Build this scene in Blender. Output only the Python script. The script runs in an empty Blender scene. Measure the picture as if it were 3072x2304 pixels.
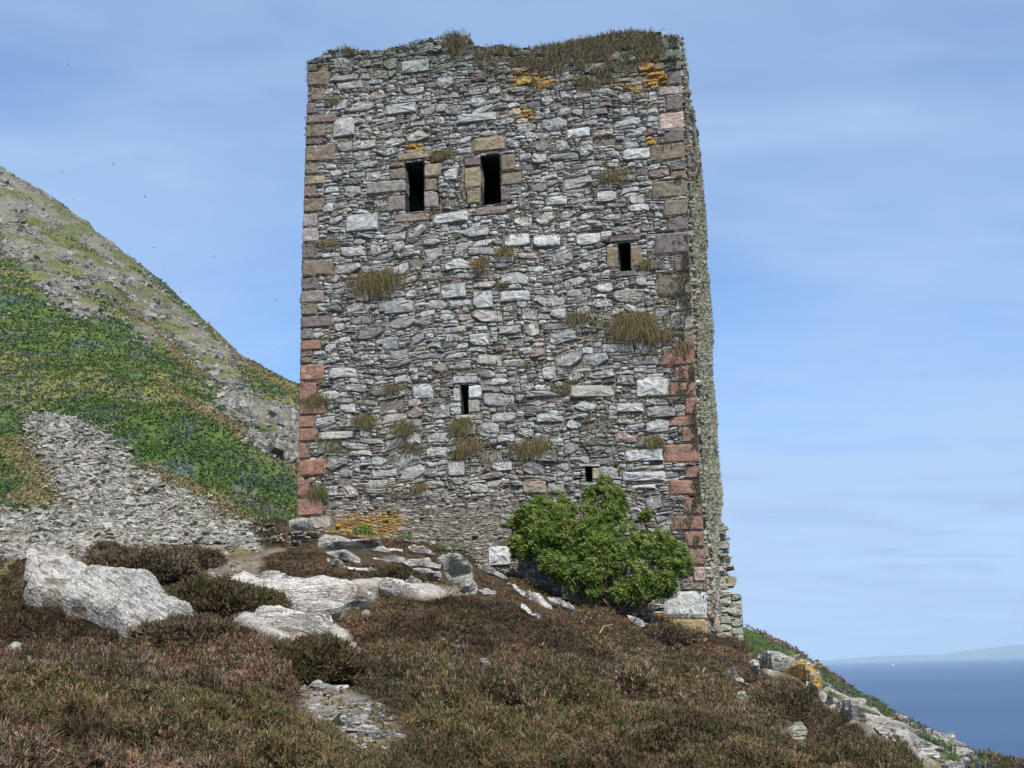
import bpy, math, random
import numpy as np
from mathutils import Vector, Matrix
R = math.radians
random.seed(7); rng = np.random.default_rng(7)
sc = bpy.context.scene
col = sc.collection

# ------------------------------------------------------------------ camera
F, PITCH, ROLL = 1150.0, R(13.87), R(1.5)
fw = np.array([0, math.cos(PITCH), math.sin(PITCH)])
up0 = np.array([0, -math.sin(PITCH), math.cos(PITCH)]); rt0 = np.array([1.0, 0, 0])
cup = up0*math.cos(ROLL)+rt0*math.sin(ROLL); crt = rt0*math.cos(ROLL)-up0*math.sin(ROLL)
cam = bpy.data.cameras.new('camera'); co = bpy.data.objects.new('camera', cam); col.objects.link(co)
cam.sensor_width = 36; cam.lens = F/1024*36; cam.clip_start = .1; cam.clip_end = 200000
m = Matrix.Identity(4)
for i in range(3): m[i][0] = crt[i]; m[i][1] = cup[i]; m[i][2] = -fw[i]
co.matrix_world = m; sc.camera = co
def ray(x, y):                       # photograph pixel (3072 wide) -> unit-depth direction
    d = fw+crt*((x/3-512)/F)+cup*((384-y/3)/F)
    return d
def proj(P):
    P = np.asarray(P, float); c = P@fw
    c = np.where(c > .05, c, np.nan)
    return ((P@crt)/c*F+512)*3, (384-(P@cup)/c*F)*3

# ------------------------------------------------------------------ light
SAZ, SEL = R(164), R(50)
w = bpy.data.worlds.new('World'); sc.world = w; w.use_nodes = True
def build_sky():
    nt = w.node_tree; N = nt.nodes; L = nt.links; N.clear()
    out = N.new('ShaderNodeOutputWorld'); bg = N.new('ShaderNodeBackground')
    sky = N.new('ShaderNodeTexSky'); sky.sky_type = 'NISHITA'; sky.sun_disc = False
    sky.sun_elevation = SEL; sky.sun_rotation = SAZ; sky.air_density = 1.0; sky.dust_density = .6; sky.ozone_density = 2.2
    tc = N.new('ShaderNodeTexCoord')
    # thin high cloud: direction projected on a flat layer
    sp = N.new('ShaderNodeSeparateXYZ'); L.new(tc.outputs['Generated'], sp.inputs[0])
    mx = N.new('ShaderNodeMath'); mx.operation = 'MAXIMUM'; mx.inputs[1].default_value = 0; L.new(sp.outputs[2], mx.inputs[0])
    ad = N.new('ShaderNodeMath'); ad.inputs[1].default_value = .13; L.new(mx.outputs[0], ad.inputs[0])
    cb = N.new('ShaderNodeCombineXYZ')
    for k in (0, 1):
        dv = N.new('ShaderNodeMath'); dv.operation = 'DIVIDE'; L.new(sp.outputs[k], dv.inputs[0]); L.new(ad.outputs[0], dv.inputs[1]); L.new(dv.outputs[0], cb.inputs[k])
    def cloud(scale, rot, stretch, detail, lo, hi, off, dist=.3):
        mp = N.new('ShaderNodeMapping'); mp.inputs['Scale'].default_value = (scale, scale*stretch, 1); mp.inputs['Rotation'].default_value = (0, 0, rot); mp.inputs['Location'].default_value = off
        L.new(cb.outputs[0], mp.inputs[0])
        n = N.new('ShaderNodeTexNoise'); n.inputs['Scale'].default_value = 1; n.inputs['Detail'].default_value = detail; n.inputs['Roughness'].default_value = .52; n.inputs['Distortion'].default_value = dist
        L.new(mp.outputs[0], n.inputs[0])
        r = N.new('ShaderNodeMapRange'); r.interpolation_type = 'SMOOTHSTEP'; r.inputs[1].default_value = lo; r.inputs[2].default_value = hi
        L.new(n.outputs[0], r.inputs[0]); return r.outputs[0]
    c1 = cloud(.55, R(20), 1.5, 5, .22, .58, (3.1, 1.7, 0)); c2 = cloud(1.3, R(-14), 2.2, 7, .4, .7, (9.2, 4.1, 0), .5)
    # more veil low in the sky
    lowr = N.new('ShaderNodeMapRange'); lowr.inputs[1].default_value = .6; lowr.inputs[2].default_value = .0; lowr.inputs[3].default_value = .5; lowr.inputs[4].default_value = 1.0; L.new(sp.outputs[2], lowr.inputs[0])
    a = N.new('ShaderNodeMath'); a.operation = 'MULTIPLY'; L.new(c1, a.inputs[0]); L.new(lowr.outputs[0], a.inputs[1])
    b = N.new('ShaderNodeMath'); b.operation = 'MULTIPLY_ADD'; L.new(c2, b.inputs[0]); b.inputs[1].default_value = .22; L.new(a.outputs[0], b.inputs[2])
    b.use_clamp = True
    # the veil thickens towards the horizon, with thin streaks left open
    hz = N.new('ShaderNodeMapRange'); hz.interpolation_type = 'SMOOTHSTEP'; hz.inputs[1].default_value = .34; hz.inputs[2].default_value = .02; hz.inputs[3].default_value = 0; hz.inputs[4].default_value = .88; L.new(sp.outputs[2], hz.inputs[0])
    bb = N.new('ShaderNodeMath'); bb.operation = 'MAXIMUM'; L.new(b.outputs[0], bb.inputs[0]); L.new(hz.outputs[0], bb.inputs[1]); b = bb
    st3 = cloud(1.6, R(4), 3.2, 6, .5, .62, (1.2, 7.7, 0), .6)
    # low sky toned by air
    mix = N.new('ShaderNodeMix'); mix.data_type = 'RGBA'; L.new(b.outputs[0], mix.inputs[0]); 
    tint = N.new('ShaderNodeMix'); tint.data_type = 'RGBA'; tint.blend_type = 'MULTIPLY'; tint.inputs[0].default_value = 1; tint.inputs[7].default_value = (SKYT[0], SKYT[1], SKYT[2], 1)
    L.new(sky.outputs[0], tint.inputs[6]); L.new(tint.outputs[2], mix.inputs[6]); mix.inputs[7].default_value = CLOUD
    sk = N.new('ShaderNodeMix'); sk.data_type = 'RGBA'; sk.blend_type = 'MULTIPLY'; k3 = N.new('ShaderNodeMath'); k3.operation = 'MULTIPLY'; L.new(st3, k3.inputs[0]); L.new(hz.outputs[0], k3.inputs[1]); L.new(k3.outputs[0], sk.inputs[0]); L.new(mix.outputs[2], sk.inputs[6]); sk.inputs[7].default_value = (.88, .86, .93, 1)
    L.new(sk.outputs[2], bg.inputs[0]); bg.inputs[1].default_value = .13; L.new(bg.outputs[0], out.inputs[0])
SKYT = (.8, 1.02, 1.26); CLOUD = (3.1, 4.25, 6.05, 1)
build_sky()
sl = bpy.data.lights.new('sun', 'SUN'); sl.energy = 4.6; sl.angle = R(.5); sl.color = (1, .95, .87)
so = bpy.data.objects.new('sun', sl); col.objects.link(so)
sd = Vector((math.sin(SAZ)*math.cos(SEL), math.cos(SAZ)*math.cos(SEL), math.sin(SEL)))
so.rotation_euler = sd.to_track_quat('Z', 'Y').to_euler(); so.location = sd*60
sc.view_settings.view_transform = 'Standard'; sc.view_settings.look = 'None'; sc.view_settings.exposure = 0.25; sc.view_settings.gamma = 1
sc.render.engine = 'CYCLES'; sc.cycles.max_bounces = 5; sc.cycles.diffuse_bounces = 2; sc.cycles.volume_bounces = 0

# ------------------------------------------------------------------ helpers
def hsh(ix, iy, iz, s):
    h = (ix.astype(np.int64)*374761393+iy.astype(np.int64)*668265263+iz.astype(np.int64)*2147483647+s*144269504) & 0xffffffff
    h = ((h ^ (h >> 13))*1274126177) & 0xffffffff
    return ((h ^ (h >> 16)) & 0xffff)/65535.0
def vnoise(x, y, z=0.0, s=0):
    x, y, z = np.broadcast_arrays(np.asarray(x, float), np.asarray(y, float), np.asarray(z, float))
    xi, yi, zi = np.floor(x), np.floor(y), np.floor(z); f = [x-xi, y-yi, z-zi]; f = [t*t*(3-2*t) for t in f]
    r = 0
    for a in (0, 1):
        for b in (0, 1):
            for c in (0, 1):
                r = r+hsh(xi+a, yi+b, zi+c, s)*(f[0] if a else 1-f[0])*(f[1] if b else 1-f[1])*(f[2] if c else 1-f[2])
    return r
def fbm(x, y, z=0.0, o=4, s=0, g=.5):
    r = 0; a = 1; t = 0
    for k in range(o):
        r = r+a*vnoise(np.asarray(x)*2**k+17*k, np.asarray(y)*2**k+5*k, np.asarray(z)*2**k, s+k); t += a; a *= g
    return r/t
def sstep(a, b, x): t = np.clip((x-a)/(b-a), 0, 1); return t*t*(3-2*t)
def inpoly(x, y, P):
    P = np.asarray(P, float); r = np.zeros(np.shape(x), bool); n = len(P)
    for i in range(n):
        x1, y1 = P[i]; x2, y2 = P[(i+1) % n]
        if y1 == y2: continue
        c = ((y1 > y) != (y2 > y)) & (x < (x2-x1)*(y-y1)/(y2-y1)+x1); r ^= c
    return r
def edist(x, y, P):
    P = np.asarray(P, float); d = np.full(np.shape(x), 1e9); n = len(P)
    for i in range(n):
        a = P[i]; b = P[(i+1) % n]; e = b-a; t = np.clip(((x-a[0])*e[0]+(y-a[1])*e[1])/max(e@e, 1e-9), 0, 1)
        d = np.minimum(d, np.hypot(x-a[0]-t*e[0], y-a[1]-t*e[1]))
    return d
def tag(o, label=None, cat=None, group=None, kind=None):
    if label: o['label'] = label
    if cat: o['category'] = cat
    if group: o['group'] = group
    if kind: o['kind'] = kind
    return o
def empty(name, loc=(0, 0, 0)):
    o = bpy.data.objects.new(name, None); col.objects.link(o); o.location = loc; o.empty_display_size = .3; return o
def mk(name, V, Fc, mat, C=None, parent=None, smooth=False, M=None, X=None):
    V = np.asarray(V, np.float32); me = bpy.data.meshes.new(name)
    if isinstance(Fc, np.ndarray):
        n, k = Fc.shape; me.vertices.add(len(V)); me.vertices.foreach_set('co', V.ravel())
        me.loops.add(n*k); me.loops.foreach_set('vertex_index', Fc.astype(np.int32).ravel())
        me.polygons.add(n); me.polygons.foreach_set('loop_start', np.arange(0, n*k, k, dtype=np.int32)); me.update(calc_edges=True)
    else: me.from_pydata(V.tolist(), [], Fc)
    if C is not None:
        C = np.asarray(C, np.float32)
        if C.shape[1] == 3: C = np.hstack([C, np.zeros((len(C), 1), np.float32)])
        a = me.attributes.new('Col', 'FLOAT_COLOR', 'POINT'); a.data.foreach_set('color', C.ravel())
    if X is not None:
        a = me.attributes.new('Ext', 'FLOAT_COLOR', 'POINT'); a.data.foreach_set('color', np.asarray(X, np.float32).ravel())
    for mm in (mat if isinstance(mat, (list, tuple)) else [mat]): me.materials.append(mm)
    if M is not None: me.polygons.foreach_set('material_index', np.asarray(M, np.int32))
    me.polygons.foreach_set('use_smooth', np.full(len(me.polygons), smooth)); me.update()
    o = bpy.data.objects.new(name, me); col.objects.link(o)
    if parent: o.parent = parent
    return o

# ------------------------------------------------------------------ materials
class NT:
    def __init__(s, name, rough=.9, spec=.2):
        s.m = bpy.data.materials.new(name); s.m.use_nodes = True; s.t = s.m.node_tree; s.b = s.t.nodes['Principled BSDF']
        s.b.inputs['Roughness'].default_value = rough; s.b.inputs['Specular IOR Level'].default_value = spec
        s.tc = s.t.nodes.new('ShaderNodeTexCoord').outputs['Object']
    def put(s, sock, v):
        if isinstance(v, bpy.types.NodeSocket): s.t.links.new(v, sock)
        else: sock.default_value = v
    def noise(s, sc_, det=4, ro=.55, vec=None, scale=None, dist=0):
        n = s.t.nodes.new('ShaderNodeTexNoise'); n.inputs['Scale'].default_value = sc_; n.inputs['Detail'].default_value = det; n.inputs['Roughness'].default_value = ro; n.inputs['Distortion'].default_value = dist
        v = vec or s.tc
        if scale:
            mp = s.t.nodes.new('ShaderNodeMapping'); mp.inputs['Scale'].default_value = scale; s.t.links.new(v, mp.inputs[0]); v = mp.outputs[0]
        s.t.links.new(v, n.inputs['Vector']); return n.outputs[0]
    def voro(s, sc_, feat='F1'):
        n = s.t.nodes.new('ShaderNodeTexVoronoi'); n.inputs['Scale'].default_value = sc_; n.feature = feat; s.t.links.new(s.tc, n.inputs['Vector']); return n.outputs[0]
    def rng(s, v, a, b, c=0., d=1.):
        n = s.t.nodes.new('ShaderNodeMapRange'); s.put(n.inputs[0], v)
        for i, q in enumerate((a, b, c, d)): s.put(n.inputs[i+1], q)
        return n.outputs[0]
    def math(s, op, a, b=0., c=0.):
        n = s.t.nodes.new('ShaderNodeMath'); n.operation = op
        for i, q in enumerate((a, b, c)): s.put(n.inputs[i], q)
        return n.outputs[0]
    def mix(s, f, a, b, mode='MIX'):
        n = s.t.nodes.new('ShaderNodeMix'); n.data_type = 'RGBA'; n.blend_type = mode
        s.put(n.inputs[0], f); s.put(n.inputs[6], a); s.put(n.inputs[7], b); return n.outputs[2]
    def attr(s, name):
        n = s.t.nodes.new('ShaderNodeAttribute'); n.attribute_name = name; return n
    def sep(s, v):
        n = s.t.nodes.new('ShaderNodeSeparateColor'); s.t.links.new(v, n.inputs[0]); return n.outputs
    def gray(s, v):
        n = s.t.nodes.new('ShaderNodeCombineColor')
        for i in range(3): s.t.links.new(v, n.inputs[i])
        return n.outputs[0]
    def bump(s, h, dist, strength=1.):
        n = s.t.nodes.new('ShaderNodeBump'); n.inputs['Distance'].default_value = dist; n.inputs['Strength'].default_value = strength; s.t.links.new(h, n.inputs['Height'])
        if s.b.inputs['Normal'].is_linked: s.t.links.new(s.b.inputs['Normal'].links[0].from_socket, n.inputs['Normal'])
        s.t.links.new(n.outputs[0], s.b.inputs['Normal'])
    def out(s, c): s.t.links.new(c, s.b.inputs['Base Color']); return s.m
def c4(*a): return (a[0], a[1], a[2], 1)

def stone_mat():
    s = NT('lichened_stone', .92, .15); A = s.attr('Col'); X = s.sep(s.attr('Ext').outputs['Color'])
    c = A.outputs['Color']
    n1 = s.noise(9, 5, .6); c = s.mix(1, c, s.gray(s.rng(n1, .3, .7, .66, 1.28)), 'MULTIPLY')
    n2 = s.noise(45, 4, .65); c = s.mix(1, c, s.gray(s.rng(n2, .35, .65, .78, 1.18)), 'MULTIPLY')
    tn = s.noise(3.2, 5, .6); c = s.mix(s.rng(tn, .52, .68, 0, .35), c, c4(.27, .245, .18)); c = s.mix(s.rng(s.noise(5.3, 5, .6), .56, .7, 0, .5), c, c4(.2, .19, .17))
    # white crust lichen
    wl = s.noise(7.5, 6, .6, dist=.4); c = s.mix(s.math('MULTIPLY', s.rng(wl, s.rng(X[0], 0, 1, .74, .47), s.rng(X[0], 0, 1, .80, .56)), .75), c, c4(.56, .57, .53))
    # dark green grey bushy lichen
    gl = s.noise(26, 5, .6, dist=.6); c = s.mix(s.math('MULTIPLY', s.rng(gl, s.rng(X[1], 0, 1, .8, .42), s.rng(X[1], 0, 1, .84, .5)), .85), c, c4(.15, .18, .13))
    sp = s.noise(60, 2, .5); c = s.mix(s.rng(sp, .66, .7, 0, .75), c, c4(.07, .075, .07))
    # orange crust lichen
    ol = s.noise(16, 5, .65, dist=.5); c = s.mix(s.rng(ol, s.rng(A.outputs['Alpha'], 0, 1, .82, .36), s.rng(A.outputs['Alpha'], 0, 1, .86, .46)), c, s.mix(s.rng(n2, .4, .6), c4(.32, .17, .03), c4(.43, .27, .06)))
    s.bump(s.noise(30, 6, .65), .016); s.bump(s.noise(9, 3, .5), .04)
    return s.out(c)
def mortar_mat():
    s = NT('earthy_mortar', 1, .05); n = s.noise(14, 6, .65)
    c = s.mix(s.rng(n, .35, .65), c4(.09, .07, .055), c4(.28, .25, .2)); s.bump(s.noise(40, 5, .6), .02); return s.out(c)
def fol_mat(name, trans=.15, rough=.7):
    s = NT(name, rough, .25); A = s.attr('Col'); s.b.inputs['Roughness'].default_value = rough
    m_ = s.out(A.outputs['Color'])
    if trans:
        t = s.t; tr = t.nodes.new('ShaderNodeBsdfTranslucent'); t.links.new(A.outputs['Color'], tr.inputs[0]); mx = t.nodes.new('ShaderNodeMixShader'); mx.inputs[0].default_value = trans
        t.links.new(s.b.outputs[0], mx.inputs[1]); t.links.new(tr.outputs[0], mx.inputs[2]); t.links.new(mx.outputs[0], t.nodes['Material Output'].inputs[0])
    return m_
def ground_mat():
    s = NT('ground_cover', 1, .05); A = s.attr('Col'); c = A.outputs['Color']
    n1 = s.noise(3, 8, .68); c = s.mix(1, c, s.gray(s.rng(n1, .3, .7, .55, 1.4)), 'MULTIPLY')
    n2 = s.noise(22, 6, .7); c = s.mix(1, c, s.gray(s.rng(n2, .35, .65, .7, 1.3)), 'MULTIPLY')
    s.bump(n1, .25, .7); s.bump(s.noise(35, 5, .6), .02); return s.out(c)
def rock_mat(rot=(0, 0, 0), nm='pale_schist'):
    s = NT(nm, .85, .2); mp = s.t.nodes.new('ShaderNodeMapping'); mp.inputs['Rotation'].default_value = rot; s.t.links.new(s.tc, mp.inputs[0]); s.tc = mp.outputs[0]; A = s.attr('Col'); c = A.outputs['Color']
    st = s.noise(3.2, 5, .55, scale=(.9, .9, 5), dist=1.2)
    c = s.mix(1, c, s.gray(s.rng(st, .33, .67, .78, 1.16)), 'MULTIPLY')
    n2 = s.noise(28, 5, .65); c = s.mix(1, c, s.gray(s.rng(n2, .35, .65, .75, 1.2)), 'MULTIPLY')
    pk = s.noise(3.1, 3, .5); c = s.mix(s.rng(pk, .5, .7, 0, .35), c, c4(.55, .42, .36))
    gl = s.noise(13, 6, .7, dist=.5); c = s.mix(s.rng(gl, .6, .66, 0, .75), c, c4(.27, .29, .2))
    ms = s.noise(2.3, 6, .65, dist=.5); c = s.mix(s.rng(ms, .54, .6, 0, .8), c, s.mix(s.rng(gl, .4, .6), c4(.13, .1, .06), c4(.24, .2, .12)))
    ol = s.noise(11, 5, .65); c = s.mix(s.rng(ol, s.rng(A.outputs['Alpha'], 0, 1, .85, .4), s.rng(A.outputs['Alpha'], 0, 1, .9, .5)), c, c4(.5, .3, .05))
    ck = s.noise(4.0, 4, .6, scale=(1, 1, 9), dist=1.0); ck = s.rng(s.math('ABSOLUTE', s.math('SUBTRACT', ck, .5)), 0, .02); c = s.mix(s.math('SUBTRACT', 1, ck), c, c4(.06, .055, .05))
    s.bump(st, .03); s.bump(ck, .03); s.bump(n2, .018); s.bump(s.noise(7, 5, .6), .05); return s.out(c)
M_ST, M_MO, M_GR, M_RK, M_RB = stone_mat(), mortar_mat(), ground_mat(), rock_mat(), rock_mat((0, R(-32), 0), 'dipping_schist')
M_HE, M_LF, M_GS = fol_mat('heather_sprigs', .1, .9), fol_mat('shrub_leaf', .25, .45), fol_mat('grass_blades', .25, .8)
def plain(name, a, b, sc_=8, rough=.9):
    s = NT(name, rough, .2); n = s.noise(sc_, 5, .6); c = s.mix(s.rng(n, .35, .65), c4(*a), c4(*b)); s.bump(n, .01); return s.out(c)
M_TW = plain('grey_bark', (.1, .075, .05), (.3, .25, .17), 30); M_DK = plain('shade_dark_stone', (.03, .028, .025), (.07, .065, .06))  # reveals and interior coloured near-black, the deep shade put into the stone colour

# ------------------------------------------------------------------ tower frame
TH = R(12.0)
UX = np.array([math.cos(TH), -math.sin(TH), 0]); NF = np.array([-math.sin(TH), -math.cos(TH), 0])   # along the front, outward normal
SB = np.array([math.sin(R(12.9)), math.cos(R(12.9)), 0]); NS = np.array([math.cos(R(12.9)), -math.sin(R(12.9)), 0])  # along the side going back
DR = 21.8
r0 = ray(708.5*3, 602*3); CR = r0*(DR/r0[1]); CR0 = np.array([CR[0], CR[1], 0])
def face(x, y):                        # photo pixel -> (u, v) on the front plane, u = 0 at the right corner foot, negative leftwards
    d = ray(x, y); t = (NF@CR0)/(NF@d); P = d*t; return (P-CR0)@UX, P[2]
def fpt(u, v, w): return CR0+UX*u+NF*w+np.array([0, 0, v])
def lin(pts):
    q = np.array([face(*p) for p in pts]); q = q[np.argsort(q[:, 1])]; return q
LE = lin([(926, 190), (918, 400), (912, 600), (905, 830), (902, 1050), (897, 1300), (892, 1560)])
RE = lin([(2039, 150), (2049, 350), (2061, 620), (2073, 850), (2086, 1130), (2098, 1380), (2112, 1630), (2124, 1850)])
def ul(v): return np.interp(v, LE[:, 1], LE[:, 0])
def ur(v): return np.interp(v, RE[:, 1], RE[:, 0])
TOPP = [(924, 183), (955, 170), (985, 150), (1020, 148), (1060, 152), (1150, 150), (1210, 132), (1250, 120), (1300, 112), (1340, 106), (1405, 108), (1425, 135), (1450, 142), (1510, 138), (1560, 146), (1620, 140), (1700, 128), (1790, 112), (1840, 97), (1900, 93), (1950, 96), (1985, 108), (2030, 104), (2039, 125)]
TP = np.array([face(*p) for p in TOPP]); TP = TP[np.argsort(TP[:, 0])]
def vtop(u): return np.interp(u, TP[:, 0], TP[:, 1])
BASEP = [(893, 1570), (915, 1590), (1000, 1600), (1100, 1615), (1250, 1625), (1390, 1665), (1470, 1705), (1530, 1725), (1700, 1800), (1850, 1850), (1960, 1875), (2060, 1890), (2128, 1908)]
print('tower', 'W', ur(3)-ul(3), 'ul', LE, 'ur', RE, 'top', TP[[0, -1]])

# ------------------------------------------------------------------ terrain
CP = []
def g(x, y, d): q = ray(x, y); CP.append(q*(d/q[1]))
for p in BASEP:
    u, v = face(*p); CP.append(fpt(u, v, .0)); 
for p, k in ((BASEP[0], 0), (BASEP[6], 0), (BASEP[-1], 0)):
    u, v = face(*p); q = fpt(u, v, 0)
    CP.append(q-NF*3+np.array([0, 0, .1])); CP.append(q-NF*7+np.array([0, 0, .2]))
for a in [(0, 2304, 5.0), (500, 2304, 5.3), (1000, 2304, 5.7), (1536, 2304, 6.1), (2100, 2304, 6.8), (2600, 2304, 7.6),
          (0, 2100, 7.9), (768, 2100, 8.6), (1536, 2100, 9.2), (2200, 2140, 10.3), (0, 1930, 10.8), (600, 1940, 12.2), (1200, 1930, 13), (1700, 1960, 13.6), (2200, 2000, 15.5),
          (0, 1800, 13.6), (350, 1760, 14.6), (800, 1780, 16.8), (1200, 1800, 16.8), (1500, 1840, 17), (1800, 1920, 17.2),
          (350, 1700, 17), (650, 1680, 20.5), (820, 1650, 22), (1000, 1700, 20.), (1300, 1720, 19.8), (0, 1700, 18), (0, 1670, 23),
          (2600, 2180, 11.8), (2450, 2090, 14.8), (2300, 2010, 19), (2250, 1960, 23.5), (2215, 1875, 29.5), (2300, 1915, 28.5), (2410, 1985, 27.5), (2480, 2040, 22), (2560, 2080, 19.5), (2700, 2165, 17.0), (2840, 2235, 14.6), (2975, 2304, 12.6),
          # hill
          (0, 1640, 30), (300, 1640, 29), (600, 1630, 30), (850, 1615, 31), (0, 1540, 35), (300, 1500, 37), (600, 1540, 35), (860, 1500, 41),
          (0, 1350, 45), (300, 1300, 47), (600, 1350, 47), (870, 1380, 50), (0, 1100, 60), (300, 1100, 60), (600, 1200, 60), (0, 850, 80), (300, 900, 78), (600, 1050, 74), (870, 1230, 68),
          (0, 640, 100), (200, 720, 97),
          (17, 520, 112), (125, 613, 109), (266, 717, 105), (391, 813, 101), (499, 900, 97), (624, 987, 93), (707, 1050, 90), (894, 1158, 84),
          (-500, 1640, 28), (-500, 1200, 50), (-500, 700, 85), (-500, 300, 120)]: g(*a)
for a in [(0, 0, -1.62), (-4, 1, -1.2), (4, 0, -2.5), (9, 4, -4.6), (0, -8, -2.8), (-8, -8, -1), (10, -8, -7), (7.0, 9, -2.3), (9.5, 12, -4.8), (12, 16, -6.4), (14, 22, -7.8), (17, 30, -9.5), (6, 38, -3), (0, 45, -.5),
          (20, 10, -15), (20, -10, -16), (-12, 4, 1), (-16, 12, 4), (-20, 20, 6), (-20, -8, 2), (35, 20, -30), (35, 50, -27), (30, 80, -24), (10, 80, -3), (60, 40, -55), (60, 90, -52), (60, -20, -56), (100, 40, -92), (100, 100, -92), (100, -25, -92),
          (20, 130, -16), (-10, 115, 14), (-40, 150, 40), (-60, 160, 52), (-90, 120, 78), (-95, 60, 70), (-95, 20, 60), (-95, -20, 50), (60, 160, -54), (0, 160, 0), (-50, 0, 27), (-50, -20, 24)]: CP.append(np.array(a, float))
CP = np.array(CP)
def kern(r2): return .5*r2*np.log(r2+1e-6)
def feat(X, Y):
    return kern((X[:, None]-CP[None, :, 0])**2+(Y[:, None]-CP[None, :, 1])**2)
n = len(CP); Kk = feat(CP[:, 0], CP[:, 1])+np.eye(n)*.12; Pq = np.c_[np.ones(n), CP[:, 0], CP[:, 1]]
Am = np.block([[Kk, Pq], [Pq.T, np.zeros((3, 3))]]); sol = np.linalg.solve(Am, np.r_[CP[:, 2], 0, 0, 0])
def Hbase(x, y):
    x = np.asarray(x, float); y = np.asarray(y, float); sh = x.shape; x = x.ravel(); y = y.ravel(); r = np.empty(len(x))
    for i in range(0, len(x), 40000):
        s_ = slice(i, i+40000); r[s_] = feat(x[s_], y[s_])@sol[:n]+sol[n]+sol[n+1]*x[s_]+sol[n+2]*y[s_]
    return r.reshape(sh)
def H(x, y):
    x = np.asarray(x, float); y = np.asarray(y, float); z = Hbase(x, y)
    near = sstep(3, 6, y)*(1-sstep(26, 30, y)); far = sstep(27, 45, y)
    dt = np.abs((x-CR0[0])*NF[0]+(y-CR0[1])*NF[1]); 
    amp = .15+.85*sstep(0, 2.2, dt)
    z = z+near*amp*((fbm(x*.55, y*.55, 0, 3, 11)-.5)*.42+(fbm(x*1.7, y*1.7, 0, 3, 23)-.5)*.22)
    z = z+far*((fbm(x*.08, y*.08, 0, 3, 31)-.5)*3.2+(fbm(x*.4, y*.4, 0, 4, 37)-.5)*1.1)
    return z
def hit(px, py, tmax=160, tmin=3.5):
    d = ray(px, py); t = np.concatenate([np.arange(tmin, 30, .05), np.arange(30, tmax, .3)]); P = d[None, :]*t[:, None]
    k = np.nonzero(P[:, 2] < H(P[:, 0], P[:, 1]))[0]
    return P[k[0]] if len(k) else None
# region masks in photo pixels (where each cover lies)
def Q(ox, oy, s, pts): return [(ox+a*s, oy+b*s) for a, b in pts]
s1, s2, s4, s6, s7 = 920/2212, 920/2212, 900/2212, 972/2212, 500/1497
ROCKA = [Q(0, 480, s1, [(-300, -100), (110, 80), (330, 240), (650, 490), (750, 560), (960, 740), (1100, 880), (1150, 960), (1580, 1320), (1200, 1060), (900, 820), (640, 730), (420, 700), (200, 560), (0, 440)]),
         Q(0, 480, s1, [(480, 730), (650, 720), (860, 800), (1000, 900), (1300, 1130), (1640, 1400), (1700, 1620), (1600, 1600), (1450, 1430), (1300, 1290), (1000, 1090), (830, 1000), (640, 930), (540, 800)]),
         Q(0, 480, s1, [(0, 430), (200, 560), (400, 700), (500, 900), (600, 1000), (720, 1090), (560, 1130), (400, 1000), (300, 900), (150, 720), (0, 680)]),
         Q(0, 480, s1, [(960, 1175), (1060, 1210), (1170, 1320), (1140, 1350), (1020, 1260)]),
         Q(0, 1150, s2, [(1830, 130), (1950, 110), (2200, 220), (2200, 600), (2000, 480), (1880, 350)]), Q(0, 1150, s2, [(1630, 80), (1720, 60), (1850, 200), (1720, 230)])]
TAN = [Q(0, 480, s1, [(700, 970), (1000, 1090), (1200, 1250), (1400, 1450), (1600, 1640), (1300, 1480), (1150, 1300), (950, 1150)]),
       Q(0, 1150, s2, [(1100, 0), (1200, -20), (1500, 160), (1800, 330), (2180, 600), (2150, 680), (1900, 480), (1500, 250), (1200, 80)]),
       Q(0, 1150, s2, [(1000, 560), (1250, 640), (1700, 880), (2000, 1080), (1900, 1130), (1500, 900), (1100, 700)]), Q(0, 1150, s2, [(0, 380), (230, 400), (330, 560), (500, 740), (560, 900), (200, 880), (0, 860), (200, 700), (0, 500)]),
       Q(0, 480, s1, [(1500, 1220), (1800, 1450), (2180, 1700), (2150, 1740), (1700, 1450)])]
SCREE = Q(0, 1150, s2, [(200, 260), (330, 205), (650, 330), (850, 480), (930, 600), (1250, 780), (1500, 930), (1800, 1080), (1920, 1190), (1500, 1215), (1000, 1200), (400, 1190), (0, 1260), (0, 930), (300, 920), (560, 900), (480, 750), (320, 500)])
BARE = [Q(860, 1750, s7, [(150, 890), (450, 860), (600, 950), (850, 1100), (1010, 1240), (1030, 1400), (900, 1500), (600, 1480), (400, 1300), (120, 1150)]),
        Q(0, 1150, s2, [(1230, 1230), (1500, 1190), (2100, 1190), (1900, 1270), (1850, 1390), (1900, 1500), (1600, 1420), (1350, 1300)]), Q(0, 1150, s2, [(0, 1180), (1000, 1180), (860, 1290), (500, 1330), (200, 1300), (0, 1400)]),
        Q(800, 1550, s4, [(0, 500), (200, 470), (450, 520), (800, 480), (1500, 500), (1500, 570), (1200, 610), (850, 560), (780, 620), (550, 660), (450, 800), (600, 920), (700, 1050), (500, 1060), (420, 940), (200, 830), (0, 760)]),
        Q(2100, 1600, s6, [(390, 830), (560, 850), (760, 890), (830, 1000), (900, 1080), (1200, 1200), (1500, 1340), (1750, 1500), (1950, 1640), (1500, 1640), (1200, 1400), (900, 1250), (760, 1130), (700, 1020), (480, 980)]), [(640, 1740), (800, 1730), (900, 1745), (1100, 1780), (1000, 1880), (1060, 1930), (900, 1950), (780, 1900), (650, 1830)]]
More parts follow.
